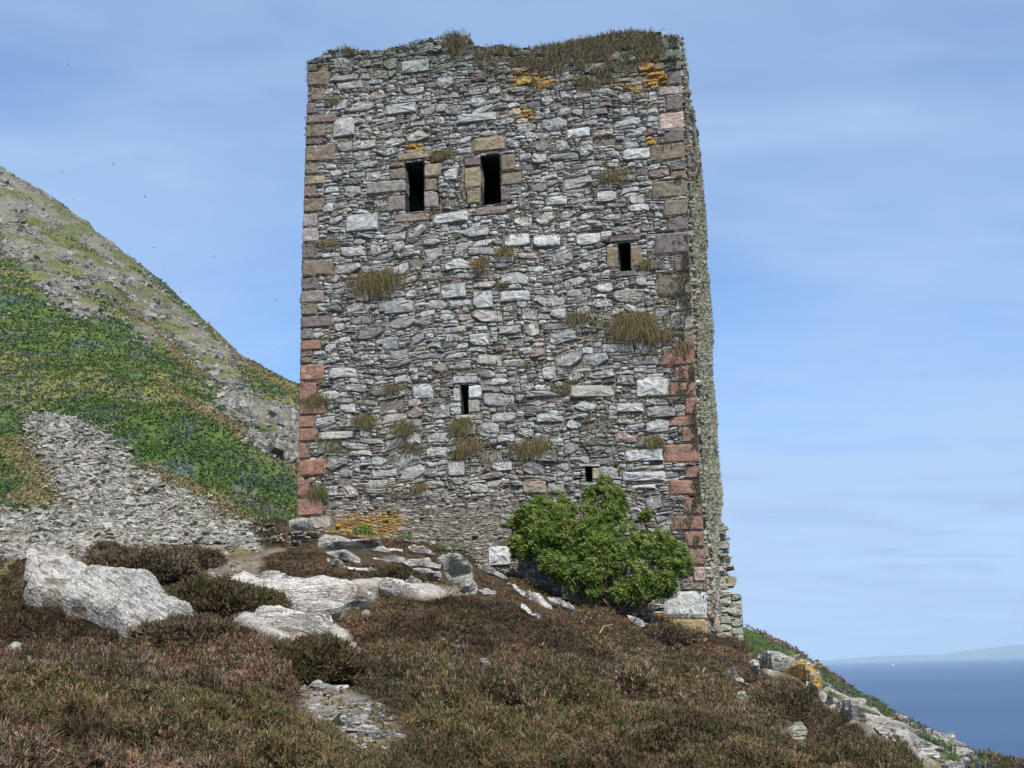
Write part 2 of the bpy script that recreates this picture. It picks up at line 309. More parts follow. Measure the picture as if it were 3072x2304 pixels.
GRN = [Q(2100, 1600, s6, [(240, 600), (500, 760), (700, 880), (560, 880), (390, 830), (250, 740)]), Q(2100, 1600, s6, [(790, 930), (1000, 1040), (1350, 1210), (1600, 1360), (2100, 1620), (1850, 1640), (1500, 1400), (1200, 1230), (900, 1110), (820, 1020)]),
       Q(0, 1150, s2, [(0, 1170), (180, 1210), (150, 1260), (0, 1260)]), Q(0, 1150, s2, [(700, 1230), (830, 1210), (800, 1300), (640, 1330)])]
def masks(P):
    x, y = proj(P); X, Y = P[:, 0], P[:, 1]; d = np.maximum(P[:, 1], 3)
    amp = np.clip(900/d, 6, 20)
    jx = (fbm(X*.9, Y*.9, P[:, 2]*.9, 4, 51)-.5)*amp*1.6; jy = (fbm(X*.9, Y*.9, P[:, 2]*.9, 4, 57)-.5)*amp
    x = np.nan_to_num(x, nan=-9e3)+jx; y = np.nan_to_num(y, nan=-9e3)+jy; far = Y > 27
    rock = np.zeros(len(x)); 
    for q in ROCKA: rock = np.maximum(rock, inpoly(x, y, q)*1.)
    tan = np.zeros(len(x))
    for q in TAN: tan = np.maximum(tan, inpoly(x, y, q)*1.)
    scree = inpoly(x, y, SCREE)*1.*(Y > 21); bare = np.zeros(len(x))
    for q in BARE: bare = np.maximum(bare, inpoly(x, y, q)*1.)
    gr = np.zeros(len(x))
    for q in GRN: gr = np.maximum(gr, inpoly(x, y, q)*1.)
    off = (x < -60)
    rock = np.where(off & far, (fbm(X*.05, Y*.05, 0, 3, 61) > .55)*1., rock)
    return rock*far, tan*far, scree, bare*(~far | (P[:, 0] > 0)), gr
xs = np.concatenate([np.arange(-100, -15, .7), np.arange(-15, 13, .1), 13+np.cumsum(np.linspace(.12, 4.5, 45))])
ys = np.concatenate([np.arange(-25, 3, .7), np.arange(3, 30, .1), np.arange(30, 165, .5)])
GX, GY = np.meshgrid(xs, ys, indexing='xy'); GZ = H(GX, GY); nx, ny = len(xs), len(ys)
GP = np.stack([GX.ravel(), GY.ravel(), GZ.ravel()], 1)
rk, tn, sr, br, gg = masks(GP)
X, Y = GP[:, 0], GP[:, 1]; far = Y > 27
def lerp(a, b, t): return a*(1-t[:, None])+np.asarray(b)[None, :]*t[:, None]
nz = fbm(X*.1, Y*.45, 0, 5, 71); nb = fbm(X*.8, Y*.8, GP[:, 2]*.8, 4, 73)
GC = np.tile(np.array([[.085, .062, .04]]), (len(X), 1))
GC = np.where(far[:, None], lerp(np.tile(np.array([[.10, .15, .045]]), (len(X), 1)), (.2, .2, .07), sstep(.4, .65, nz)), GC)
GC = np.where(far[:, None], lerp(GC, (.085, .09, .2), sstep(.55, .68, nb)*.45*(Y < 95)), GC)
GC = lerp(GC, (.2, .15, .075), tn*.8); GC = lerp(GC, (.12, .125, .06), rk*.75); GC = lerp(GC, (.2, .185, .15), rk*sstep(.4, .54, fbm(X*.5, Y*.5, GP[:, 2]*.5, 4, 79))*.95)
GC = lerp(GC, (.3, .29, .25), sr*.9); GC = lerp(GC, (.21, .17, .12), br*.9); GC = lerp(GC, (.28, .25, .21), br*sstep(.5, .6, fbm(X*1.3, Y*1.3, 0, 3, 87))*.9); GC = lerp(GC, (.2, .17, .06), br*sstep(.52, .62, fbm(X*1.1, Y*1.1, 5, 3, 89))*.7); GC = lerp(GC, (.06, .11, .025), gg*.85)
# bare bedrock showing in ribbons on the knoll
bx_, by_ = proj(GP); bed = inpoly(np.nan_to_num(bx_, nan=-9e3), np.nan_to_num(by_, nan=-9e3), BARE[5])|inpoly(np.nan_to_num(bx_, nan=-9e3), np.nan_to_num(by_, nan=-9e3), BARE[3])|inpoly(np.nan_to_num(bx_, nan=-9e3), np.nan_to_num(by_, nan=-9e3), BARE[4])
bn = fbm(X*.9+Y*.3, Y*1.7-X*.3, 0, 5, 93, .6); bed = bed*(Y < 27)*sstep(.5, .545, bn)*np.where(X > .2*Y, sstep(.52, .56, fbm(X*2.2, Y*2.6, 0, 4, 97)), 1)
GC = lerp(GC, (.5, .47, .42), bed*(.7+.3*sstep(.4, .6, fbm(X*3, Y*5, 0, 4, 98)))); GP[:, 2] += bed*(.05+.05*fbm(X*4, Y*6, 0, 3, 94))
# broken rock relief on the hill
GP[:, 2] += rk*(fbm(X*1.1, Y*1.1, 0, 4, 83)-.4)*1.5*(Y > 27)
idx = np.arange(nx*ny).reshape(ny, nx); fq = np.stack([idx[:-1, :-1], idx[:-1, 1:], idx[1:, 1:], idx[1:, :-1]], -1)
yc = (ys[:-1]+ys[1:])/2; farrow = yc > 27.5
def sub(name, sel):
    f = fq[sel].reshape(-1, 4); u, inv = np.unique(f, return_inverse=True); return mk(name, GP[u], inv.reshape(-1, 4), M_GR, GC[u], smooth=True)
tag(sub('ground', ~farrow), 'heather and rock covered knoll sloping up to the tower foot', kind='structure')
tag(sub('hillside', farrow), 'steep green and rocky hillside behind the tower', kind='structure')
#@@PART2
# ------------------------------------------------------------------ tower masonry
class Acc:
    def __init__(s): s.V = []; s.F = []; s.C = []; s.X = []; s.M = []
    def add(s, v, f, c, x, m=0):
        o = len(s.V); s.V += v; s.F += [[o+i for i in q] for q in f]; s.C += [c]*len(v) if not isinstance(c, list) else c; s.X += [x]*len(v); s.M += [m]*len(f)
    def build(s, name, mats, parent=None): return mk(name, s.V, s.F, mats, np.array(s.C), parent, False, None, s.M, ) if 0 else mk(name, s.V, s.F, mats, np.array(s.C), parent, False, s.M, np.array(s.X))
def poly_rect(x0, y0, x1, y1, cut=.25, jit=.06):
    w_, h_ = x1-x0, y1-y0; P = []
    c = [random.random()*cut*random.choice((.3, 1, 1.4)) for _ in range(4)]; k = min(w_, h_*1.6)
    j = lambda a: (random.random()-.5)*a
    P.append((x0+c[0]*k*1.2, y0)); 
    if w_ > .12: P.append((x0+w_*(.35+.3*random.random()), y0+j(jit*h_)))
    P.append((x1-c[1]*k*1.2, y0)); P.append((x1, y0+c[1]*h_))
    if h_ > .1: P.append((x1+j(jit*w_), y0+h_*(.4+.2*random.random())))
    P.append((x1, y1-c[2]*h_)); P.append((x1-c[2]*k*1.2, y1))
    if w_ > .12: P.append((x0+w_*(.35+.3*random.random()), y1+j(jit*h_)))
    P.append((x0+c[3]*k*1.2, y1)); P.append((x0, y1-c[3]*h_))
    if h_ > .1: P.append((x0+j(jit*w_), y0+h_*(.4+.2*random.random())))
    P.append((x0, y0+c[0]*h_))
    return P
def stone(acc, P, h, c, x, T, alpha=0, back=-.07, edge=.012):
    """irregular stone with broken face: P outline in wall coordinates, T maps (u, v, w) to space"""
    n = len(P); cx = sum(p[0] for p in P)/n; cy = sum(p[1] for p in P)/n
    wd = max(p[0] for p in P)-min(p[0] for p in P); ht = max(p[1] for p in P)-min(p[1] for p in P); mn = min(wd, ht)
    tx, ty = (random.random()-.5)*.35, (random.random()-.62)*.4
    e1 = max(0, 1-min(edge*2.2/max(mn, .01), .35)); ks = [(1, back, 0), (1, h*.45, .12), (e1, h*.9, .25)]
    if mn > .1: ks.append((e1*.62, h*1.0, .5))
    V = []
    for k, (s, d, r_) in enumerate(ks):
        for p in P:
            a, b = (p[0]-cx), (p[1]-cy); q = s*(1+(random.random()-.5)*(.08 if k > 1 else 0))
            dd = d+(tx*a*q+ty*b*q if k > 0 else 0)*(.8 if mn > .08 else .4)+(random.random()-.5)*h*r_*1.1
            V.append(tuple(T(cx+a*q, cy+b*q, dd)))
    V.append(tuple(T(cx+(random.random()-.5)*wd*.3, cy+(random.random()-.5)*ht*.3, h*(1.0+random.random()*.25))))
    Fc = []
    for k in range(len(ks)-1):
        for i in range(n): j = (i+1) % n; Fc.append([k*n+i, k*n+j, (k+1)*n+j, (k+1)*n+i])
    k = len(ks)-1
    for i in range(n): Fc.append([k*n+i, k*n+(i+1) % n, (k+1)*n])
    acc.add(V, Fc, (c[0], c[1], c[2], alpha), x)
def pack(u0, v0, u1, v1, blocked, cu=.03, cv=.024, nbig=330, bigr=((8, 20), (5, 11)), fine=lambda u, v: 0):
    nu, nv = int((u1-u0)/cu), int((v1-v0)/cv); G = np.zeros((nv, nu), bool); out = []
    uu = u0+(np.arange(nu)+.5)*cu; vv = v0+(np.arange(nv)+.5)*cv; UU, VV = np.meshgrid(uu, vv); G |= blocked(UU, VV)
    for _ in range(nbig*6):
        if nbig <= 0: break
        a = random.randint(*bigr[0]); b = random.randint(*bigr[1]); b = min(b, int(a*1.1)); i = random.randrange(max(1, nv-b)); j = random.randrange(max(1, nu-a))
        if fine(u0+j*cu, v0+i*cv) > .5: continue
        if not G[i:i+b, j:j+a].any(): G[i:i+b, j:j+a] = True; out.append((u0+j*cu, v0+i*cv, u0+(j+a)*cu, v0+(i+b)*cv)); nbig -= 1
    for i in range(nv):
        j = 0
        while j < nu:
            if G[i, j]: j += 1; continue
            e = j
            while e < nu and not G[i, e]: e += 1
            run = e-j; fn = fine(u0+j*cu, v0+i*cv)
            a = random.choice((3, 4, 5, 5, 6, 7, 8, 9, 11)) if fn < .5 else random.choice((2, 3, 4, 5, 6)); a = min(a, run)
            if run-a < 3: a = run
            b = random.choice((1, 1, 2, 2, 3, 3, 4, 4, 5, 5, 6, 7)) if fn < .5 else random.choice((1, 1, 2, 2, 3))
            b = min(b, nv-i, max(1, int(a*.95)))
            while b > 1 and G[i:i+b, j:j+a].any(): b -= 1
            G[i:i+b, j:j+a] = True; out.append((u0+j*cu, v0+i*cv, u0+(j+a)*cu, v0+(i+b)*cv)); j += a
    return out

tower = tag(empty('stone_tower', (float(CR0[0]), float(CR0[1]), 0)), 'tall ruined square tower of grey lichened rubble with red sandstone corners', 'tower')
def reparent(o, p=tower):
    o.parent = p; o.matrix_parent_inverse = Matrix.Translation(-Vector(tower.location)); return o
def kid(o, p):                          # part of a part, both with geometry in world coordinates
    o.parent = p; return o
def FX(x, y): return face(x, y)
def fr(x0, y0, x1, y1):                 # photo box -> wall quad (follows the perspective of the courses)
    return [FX(x0, y1), FX(x1, y1), FX(x1, y0), FX(x0, y0)]
# openings: measured on the photograph
OPEN = {'w1': (1215, 488, 1273, 637), 'w2': (1442, 466, 1502, 615), 'w3': (1857, 728, 1891, 812), 'w4': (1382, 1155, 1405, 1243), 'w5': (1756, 1402, 1776, 1444)}
HOLES = {}
for k, (x0, y0, x1, y1) in OPEN.items():
    q = fr(x0, y0, x1, y1); HOLES[k] = (min(q[0][0], q[3][0])*.5+max(q[0][0], q[3][0])*.5, (q[0][1]+q[1][1])/2, (q[1][0]+q[2][0])/2, (q[2][1]+q[3][1])/2)
print('holes', {k: tuple(round(a, 2) for a in v) for k, v in HOLES.items()})
BR, TAN_, PU, RD, RD2, PK, DG = (.2, .165, .125), (.3, .25, .18), (.17, .14, .135), (.29, .165, .12), (.25, .15, .115), (.45, .33, .29), (.13, .14, .11)
LQ = [(183, 193, 955, DG), (193, 217, 952, DG), (217, 262, 990, BR), (265, 306, 977, BR, 934), (310, 345, 950, PU), (346, 373, 1012, BR), (375, 416, 977, BR), (417, 437, 970, PU), (438, 490, 1007, BR), (491, 526, 952, BR), (528, 557, 976, TAN_),
      (559, 594, 950, BR), (596, 640, 972, BR), (642, 684, 952, (.3, .29, .27)), (686, 730, 956, (.36, .32, .3)), (732, 780, 945, PU), (783, 832, 998, BR), (834, 872, 950, PU), (874, 912, 972, (.26, .22, .2)), (914, 948, 950, BR), (950, 986, 992, PU), (988, 1020, 938, (.2, .2, .18)),
      (1022, 1053, 963, RD), (1055, 1072, 936, BR), (1073, 1092, 937, BR), (1095, 1146, 973, RD), (1147, 1208, 950, RD), (1211, 1247, 976, RD), (1249, 1286, 940, RD), (1286, 1327, 951, RD2), (1330, 1379, 928, RD2), (1380, 1431, 980, RD), (1434, 1494, 935, RD), (1497, 1552, 967, RD)]
RQ = [(106, 152, 1945, DG), (155, 183, 1975, DG), (184, 212, 2003, PU), (214, 257, 2004, PU), (258, 287, 1978, (.36, .3, .28)), (289, 334, 1999, PU), (337, 392, 1978, PK), (395, 429, 1992, PU), (430, 484, 1950, BR), (486, 512, 2010, PU), (513, 540, 2012, BR), (541, 596, 1955, BR), (598, 651, 1990, BR),
      (653, 694, 2003, PU), (696, 765, 1965, PU), (767, 818, 2022, PU), (821, 888, 1975, BR), (889, 932, 2027, (.28, .26, .23)), (936, 990, 2011, (.27, .24, .21)), (993, 1045, 2050, (.25, .17, .13)), (1047, 1098, 1986, RD), (1101, 1141, 2023, RD2), (1144, 1190, 2009, RD), (1192, 1246, 2056, RD2),
      (1249, 1279, 2006, RD), (1281, 1329, 2047, RD2), (1332, 1390, 1996, RD), (1395, 1437, 2053, RD2), (1439, 1486, 2009, RD), (1489, 1545, 2050, RD2), (1547, 1592, 2021, RD2), (1594, 1641, 2052, RD2), (1645, 1697, 2065, RD2), (1699, 1746, 2081, PK), (1748, 1770, 2045, (.25, .22, .17)), (1773, 1852, 1994, (.56, .57, .56)), (1856, 1915, 1985, (.33, .27, .16))]
FEAT = []   # every dressed block: outline in (u, v)
def linx(E, y):                        # photo x of an edge line at row y
    return np.interp(y, [p[1] for p in E], [p[0] for p in E])
LEpx = [(926, 100), (918, 400), (912, 600), (905, 830), (902, 1050), (897, 1300), (890, 1600)]; REpx = [(2037, 100), (2049, 350), (2061, 620), (2073, 850), (2086, 1130), (2098, 1380), (2112, 1630), (2125, 1900)]
T_front = lambda u, v, w_: fpt(u, v, w_)
def blocky(name, quad, h, c, x=(.3, .1, 0, 0), alpha=0., depth=.3, parent=tower, T=T_front, rough=1.):
    """one dressed block: finely divided worn face with rounded arrises"""
    q = np.array(quad); acc = Acc(); NU, NV = 7, 5
    W_ = np.linalg.norm(q[1]-q[0]); Hh = np.linalg.norm(q[3]-q[0]); rr = .02
    V = []; us = np.array([0, .0, .14, .4, .65, .88, 1., 1.]); us = np.array([0, .07, .3, .5, .7, .93, 1]); vs = np.array([0, .12, .5, .88, 1.]); sx, sy = random.random()*50, random.random()*50
    cuts = [random.random()*.09 for _ in range(4)]
    for b in vs:
        for a in us:
            p = (q[0]*(1-a)+q[1]*a)*(1-b)+(q[3]*(1-a)+q[2]*a)*b; ed = min(a*W_, (1-a)*W_, b*Hh, (1-b)*Hh)
            cxx = q.mean(0); f = 1
            if a in (0, 1) and b in (0, 1): f = 1-cuts[int(a)*2+int(b)]*1.6
            p = cxx+(p-cxx)*f+(np.array([random.random()-.5, random.random()-.5])*.014 if ed < 1e-6 else 0)
            d = h*(.35 if ed < 1e-6 else 1)+(random.random()-.5)*.018*rough
            V.append(tuple(T(p[0], p[1], d)))
    nU, nV = len(us), len(vs); Fc = [[j*nU+i, j*nU+i+1, (j+1)*nU+i+1, (j+1)*nU+i] for j in range(nV-1) for i in range(nU-1)]
    ring = [i for i in range(nU)]+[j*nU+nU-1 for j in range(1, nV)]+[(nV-1)*nU+i for i in range(nU-2, -1, -1)]+[j*nU for j in range(nV-2, 0, -1)]
    o = len(V)
    for r_ in ring:
        j, i = divmod(r_, nU); p = (q[0]*(1-us[i])+q[1]*us[i])*(1-vs[j])+(q[3]*(1-us[i])+q[2]*us[i])*vs[j]; V.append(tuple(T(p[0], p[1], -depth)))
    for k in range(len(ring)): k2 = (k+1) % len(ring); Fc.append([ring[k2], ring[k], o+k, o+k2])
    Fc.append([o+k for k in range(len(ring)-1, -1, -1)])
    acc.add(V, Fc, (c[0], c[1], c[2], alpha), x)
    ob = acc.build(name, M_ST); return ob
BLK = []
for i, r_ in enumerate(LQ):
    y0, y1, xr, c = r_[:4]; xl = r_[4] if len(r_) > 4 else linx(LEpx, (y0+y1)/2)
    BLK.append(('corner_stone', [FX(xl, y1), FX(xr, y1-(xr-xl)*.06), FX(xr, y0-(xr-xl)*.06+1), FX(xl, y0+1)], .075, c, (.5 if i in (8, 14, 25, 26) else .25, .55 if i < 5 else .12, 0, 0), .3 if i in (0, 1, 6, 10) else 0))
def slope(y): return .115*np.clip((1500-y)/1100, 0, 1.1)   # how far courses rise to the right at this height
for i, (y0, y1, xl, c) in enumerate(RQ):
    xr = linx(REpx, (y0+y1)/2); dy = (xr-xl)*slope(y0)
    BLK.append(('corner_stone', [FX(xl, y1+dy*.5), FX(xr, y1-dy*.5), FX(xr, y0-dy*.5+1.5), FX(xl, y0+dy*.5+1.5)], .07, c, (.7 if c in (PK,) or i in (4, 17, 18) else .3, .8 if i < 2 else (.6 if i < 20 else .15), 0, 0), .3 if i in (4, 34) else (.62 if i == 36 else 0)))
ftags = lambda b: (b[0], [FX(b[1][0], b[1][3]), FX(b[1][2], b[1][3]-(b[1][2]-b[1][0])*slope(b[1][1])), FX(b[1][2], b[1][1]-(b[1][2]-b[1][0])*slope(b[1][1])*.5), FX(b[1][0], b[1][1]+(b[1][2]-b[1][0])*slope(b[1][1])*.5)])
WIN = [('window', 'w1', 'tall dark window opening under a tan lintel, left of the pair', [('lintel', (1192, 458, 1297, 486), TAN_), ('sill', (1180, 642, 1288, 672), (.27, .22, .18)), ('jamb_stone', (1170, 506, 1216, 543), BR), ('jamb_stone', (1101, 545, 1216, 587), (.25, .23, .21)), ('jamb_stone', (1163, 589, 1215, 638), (.23, .2, .19)), ('jamb_stone', (1168, 489, 1214, 504), BR),
        ('jamb_stone', (1274, 492, 1326, 535), TAN_), ('jamb_stone', (1276, 538, 1311, 577), BR), ('jamb_stone', (1273, 580, 1315, 628), (.25, .22, .21))]),
       ('window', 'w2', 'tall dark window opening under a deep tan lintel, right of the pair', [('lintel', (1421, 414, 1514, 462), (.27, .23, .16)), ('sill', (1427, 620, 1523, 650), (.24, .2, .18)), ('jamb_stone', (1394, 474, 1441, 502), PU), ('jamb_stone', (1394, 504, 1443, 570), (.28, .24, .16)), ('jamb_stone', (1401, 573, 1442, 616), (.24, .2, .12)),
        ('jamb_stone', (1504, 464, 1546, 518), BR), ('jamb_stone', (1504, 520, 1566, 561), (.2, .17, .13)), ('jamb_stone', (1504, 564, 1531, 607), PU)]),
       ('small_window', 'w3', 'small square window opening near the right corner', [('lintel', (1826, 706, 1921, 730), (.16, .13, .12)), ('sill', (1842, 814, 1912, 834), PU), ('jamb_stone', (1820, 742, 1855, 810), (.22, .185, .12)), ('jamb_stone', (1892, 737, 1927, 806), (.22, .175, .12))]),
       ('slit_window', 'w4', 'narrow dark slit opening low in the wall', [('lintel', (1358, 1129, 1433, 1153), (.42, .42, .4)), ('sill', (1364, 1245, 1446, 1260), (.4, .4, .37)), ('jamb_stone', (1406, 1157, 1448, 1197), (.58, .59, .58)), ('jamb_stone', (1406, 1200, 1440, 1240), (.33, .3, .27)), ('jamb_stone', (1361, 1165, 1381, 1208), (.4, .39, .36))]),
       ('putlog_hole', 'w5', 'small upright slot above the shrub', [('lintel', (1735, 1392, 1800, 1401), (.35, .34, .32)), ('jamb_stone', (1778, 1404, 1800, 1440), (.36, .31, .22)), ('sill', (1740, 1446, 1790, 1456), (.35, .35, .33))])]
BIG = [((1909, 1130, 2007, 1194), (.47, .47, .45), .9), ((1877, 1343, 1990, 1388), (.45, .46, .46), .5), ((1870, 1410, 1997, 1447), (.46, .47, .47), .7), ((1712, 1150, 1845, 1198), (.36, .35, .31), .3), ((1296, 636, 1406, 676), (.4, .42, .42), .6), ((1885, 1450, 1968, 1470), (.48, .49, .49), .8),
       ((1578, 1168, 1690, 1196), (.32, .31, .3), .4), ((1568, 1440, 1640, 1482), (.33, .28, .22), .2), ((1642, 1442, 1694, 1482), (.3, .27, .24), .2), ((1730, 700, 1800, 740), (.44, .44, .41), .9), ((1790, 572, 1850, 612), (.36, .36, .33), .3), ((1515, 700, 1590, 745), (.5, .51, .5), .95), ((1600, 700, 1680, 745), (.5, .51, .5), .95), ((1040, 640, 1135, 700), (.36, .38, .38), .5),
       ((1000, 355, 1065, 415), (.42, .42, .41), .5), ((1010, 246, 1090, 276), (.36, .37, .37), .3), ((1205, 180, 1290, 225), (.33, .35, .33), .4), ((1155, 310, 1250, 350), (.36, .37, .36), .4), ((1370, 340, 1490, 375), (.36, .38, .37), .4), ((1700, 385, 1770, 420), (.5, .52, .53), .9), ((1780, 390, 1840, 415), (.38, .37, .33), .2), ((1870, 445, 1950, 485), (.47, .48, .46), .8),
       ((1320, 850, 1400, 900), (.37, .38, .37), .5), ((1420, 870, 1480, 930), (.36, .38, .37), .4), ((1500, 870, 1590, 910), (.4, .41, .4), .5), ((1150, 900, 1240, 945), (.33, .34, .33), .5), ((1640, 590, 1700, 620), (.5, .51, .5), .9), ((1650, 1170, 1700, 1180), (.3, .3, .3), 0), ((1240, 1150, 1300, 1200), (.42, .43, .42), .6), ((1500, 1540, 1560, 1580), (.3, .28, .25), .2),
       ((955, 1290, 1060, 1322), (.4, .4, .38), .7), ((1280, 1340, 1342, 1375), (.44, .43, .4), .5), ((945, 1455, 1015, 1490), (.4, .41, .4), .4), ((1345, 1380, 1395, 1430), (.38, .38, .37), .4), ((1135, 905, 1180, 940), (.3, .31, .3), .3), ((1610, 1238, 1690, 1270), (.38, .38, .36), .4), ((1850, 1205, 1930, 1240), (.42, .42, .4), .7), ((1465, 1636, 1532, 1698), (.6, .61, .61), .8)]
def keepout(UU, VV):
    B = (UU < ul(VV)+.0) | (UU > ur(VV)) | (VV > vtop(UU)-.02)
    for nm, q, *_ in BLK: B |= inpoly(UU, VV, q)
    for nm, k, lab, fs in WIN:
        a, b, c_, d = HOLES[k]; B |= (UU > a) & (UU < c_) & (VV > b) & (VV < d)
        for f in fs: B |= inpoly(UU, VV, ftags(f)[1])
    for b in BIG: B |= inpoly(UU, VV, ftags(('', b[0]))[1])
    return B
vb = face(2128, 1908)[1]-1.0; U0, U1 = ul(0)-.1, .15; VT = vtop(np.linspace(U0, 0, 50)).max()
# weathering maps in photo pixels: orange blotches (x, y, r), bushy grey lichen
ORA = [(1240, 436, 40, 1.3), (1130, 190, 60, .6), (1400, 178, 22, 1.2), (1255, 165, 30, .8), (1570, 235, 50, 1.0), (1640, 250, 40, .8), (1930, 170, 40, 1.1), (1950, 205, 45, 1.1), (1980, 245, 40, 1.1), (1570, 350, 40, 1.2), (1870, 250, 50, .7), (1950, 425, 28, 1.3), (1130, 400, 30, .7), (1060, 408, 18, 1), (1400, 650, 40, .5), (1270, 650, 30, .6), (1180, 1090, 25, 1),
       (1100, 1580, 90, 1.15), (1170, 1560, 50, 1.1), (1000, 1585, 60, 1), (1040, 1480, 60, .4), (1480, 1680, 60, .9), (1450, 1620, 40, .4), (2050, 1885, 60, 1.2), (2000, 1860, 50, 1.2), (1120, 1370, 50, .5), (1380, 1265, 30, .8), (1900, 270, 60, .5), (1680, 1000, 60, .3), (1560, 250, 120, .35), (1000, 200, 100, .4), (1770, 500, 200, .22), (1300, 500, 300, .15), (1700, 1500, 200, .2), (2075, 640, 14, .6), (1250, 1620, 80, .3)]
def weather(u, v):
    P = fpt(u, v, 0); x, y = proj(P); x = float(x); y = float(y)
    o = sum(k*math.exp(-((x-a)**2+((y-b)*1.4)**2)/(r_*r_)) for a, b, r_, k in ORA)*.85
    mo = .75*math.exp(-((y-165)/110.)**2)+.5*math.exp(-((x-2070)/60.)**2)*(y < 1100)+.25*math.exp(-((y-1330)/60.)**2)*(x < 1500)+.18*sstep(900, 300, np.float64(y))
    wh = .55+.25*math.exp(-((x-1600)/400.)**2-((y-750)/300.)**2)-.35*sstep(1440, 1520, np.float64(y))*(x < 1600)-.2*sstep(300, 180, np.float64(y))
    return min(o, 1.3), min(float(mo), 1), max(0, float(wh)), x, y
def fine_front(u, v):
    _, _, _, x, y = weather(u, v); y = y+140*(float(fbm(u*1.3, v*1.3, 0, 3, 201))-.5); return 1. if (y > 1480 and x < 1560 and x > 960) or (y > 1640) else 0.
stones = pack(U0, vb, U1, VT, keepout, fine=fine_front, nbig=460)
acc = Acc(); rb = 0
def rub_col(x=0, y=0):
    k = random.random(); b = .28+random.random()*.14
    b = b*(.62 if random.random() < .22 else 1.06); c = (b*.98, b, b*.97) if k < .62 else ((b*.92, b*.87, b*.79) if k < .86 else ((b*.62, b*.6, b*.58) if k < .95 else (b*.82, b*.64, b*.56)))
    if y > 1430 and x < 1560: jj = .7+.5*random.random(); c = tuple(q*jj for q in (c[0]*1.02, c[1]*.96, c[2]*.9))
    if y < 230: c = tuple(q*.82 for q in c)
    return c
wv = lambda u, v: ((vnoise(u*.9, v*1.5, 0, 91)-.5)*.10+(vnoise(u*3.5, v*5, 0, 92)-.5)*.07, (vnoise(u*1.1, v*.7, 3, 95)-.5)*.13+(vnoise(u*3.2, v*3, 3, 96)-.5)*.07)
def clampf(u, v):
    for k, (a, b, c_, d) in HOLES.items():
        if a-.25 < u < c_+.25 and b-.3 < v < d+.3: return 0.
    return float(sstep(.0, .6, min(u-float(ul(v)), float(ur(v))-u)))
for (a, b, c_, d) in stones:
    gap = .004+random.random()*.007; cu, cv = (a+c_)/2, (b+d)/2; o, mo, wh, x, y = weather(cu, cv)
    P = poly_rect(a+gap, b+gap*.8, c_-gap, d-gap*.8, cut=.4 if (d-b) > .06 else .4, jit=.2)
    k = clampf(cu, cv); dx, dy = wv(cu, cv); sh = (random.random()-.5)*(.10 if fine_front(cu, cv) < .5 else .5) if (c_-a) < .5 else 0
    P2 = []
    for p in P:
        ddx, ddy = wv(p[0], p[1]); P2.append((p[0]+float(ddx)*k, p[1]+float(ddy)*k+(p[0]-cu)*sh*k))
    h = (.016+.036*random.random())*(1.25 if (d-b) > .1 else 1)*(.45 if fine_front(cu, cv) else 1)+(.03 if random.random() < .04 else 0)
    if random.random() < .012 and (d-b) > .04 and clampf(cu, cv) > 0: continue
    if y > 1500 and x < 1500 and random.random() < .4 and o < .35 and clampf(cu, cv) > 0: continue
    stone(acc, P2, h, rub_col(x, y), (max(0, wh+(random.random()-.5)*.55), min(1, mo*(.6+.8*random.random())), 0, 0), T_front, alpha=o*(.75+.5*random.random()))
for bx, c, wt in BIG:
    q = ftags(('', bx))[1]; cu = sum(p[0] for p in q)/4; cv = sum(p[1] for p in q)/4; o, mo, wh, x, y = weather(cu, cv)
    P = poly_rect(min(q[0][0], q[3][0])+.01, q[0][1]+.01, max(q[1][0], q[2][0])-.01, q[2][1]-.01, cut=.16); sl_ = (q[1][1]-q[0][1])/max(q[1][0]-q[0][0], .1)
    P = [(p[0], p[1]+(p[0]-P[0][0])*sl_*.6) for p in P]
    stone(acc, P, .06, c, (wt, mo*.6, 0, 0), T_front, alpha=o*(.35 if wt > .75 else 1))
print('stones', len(stones))
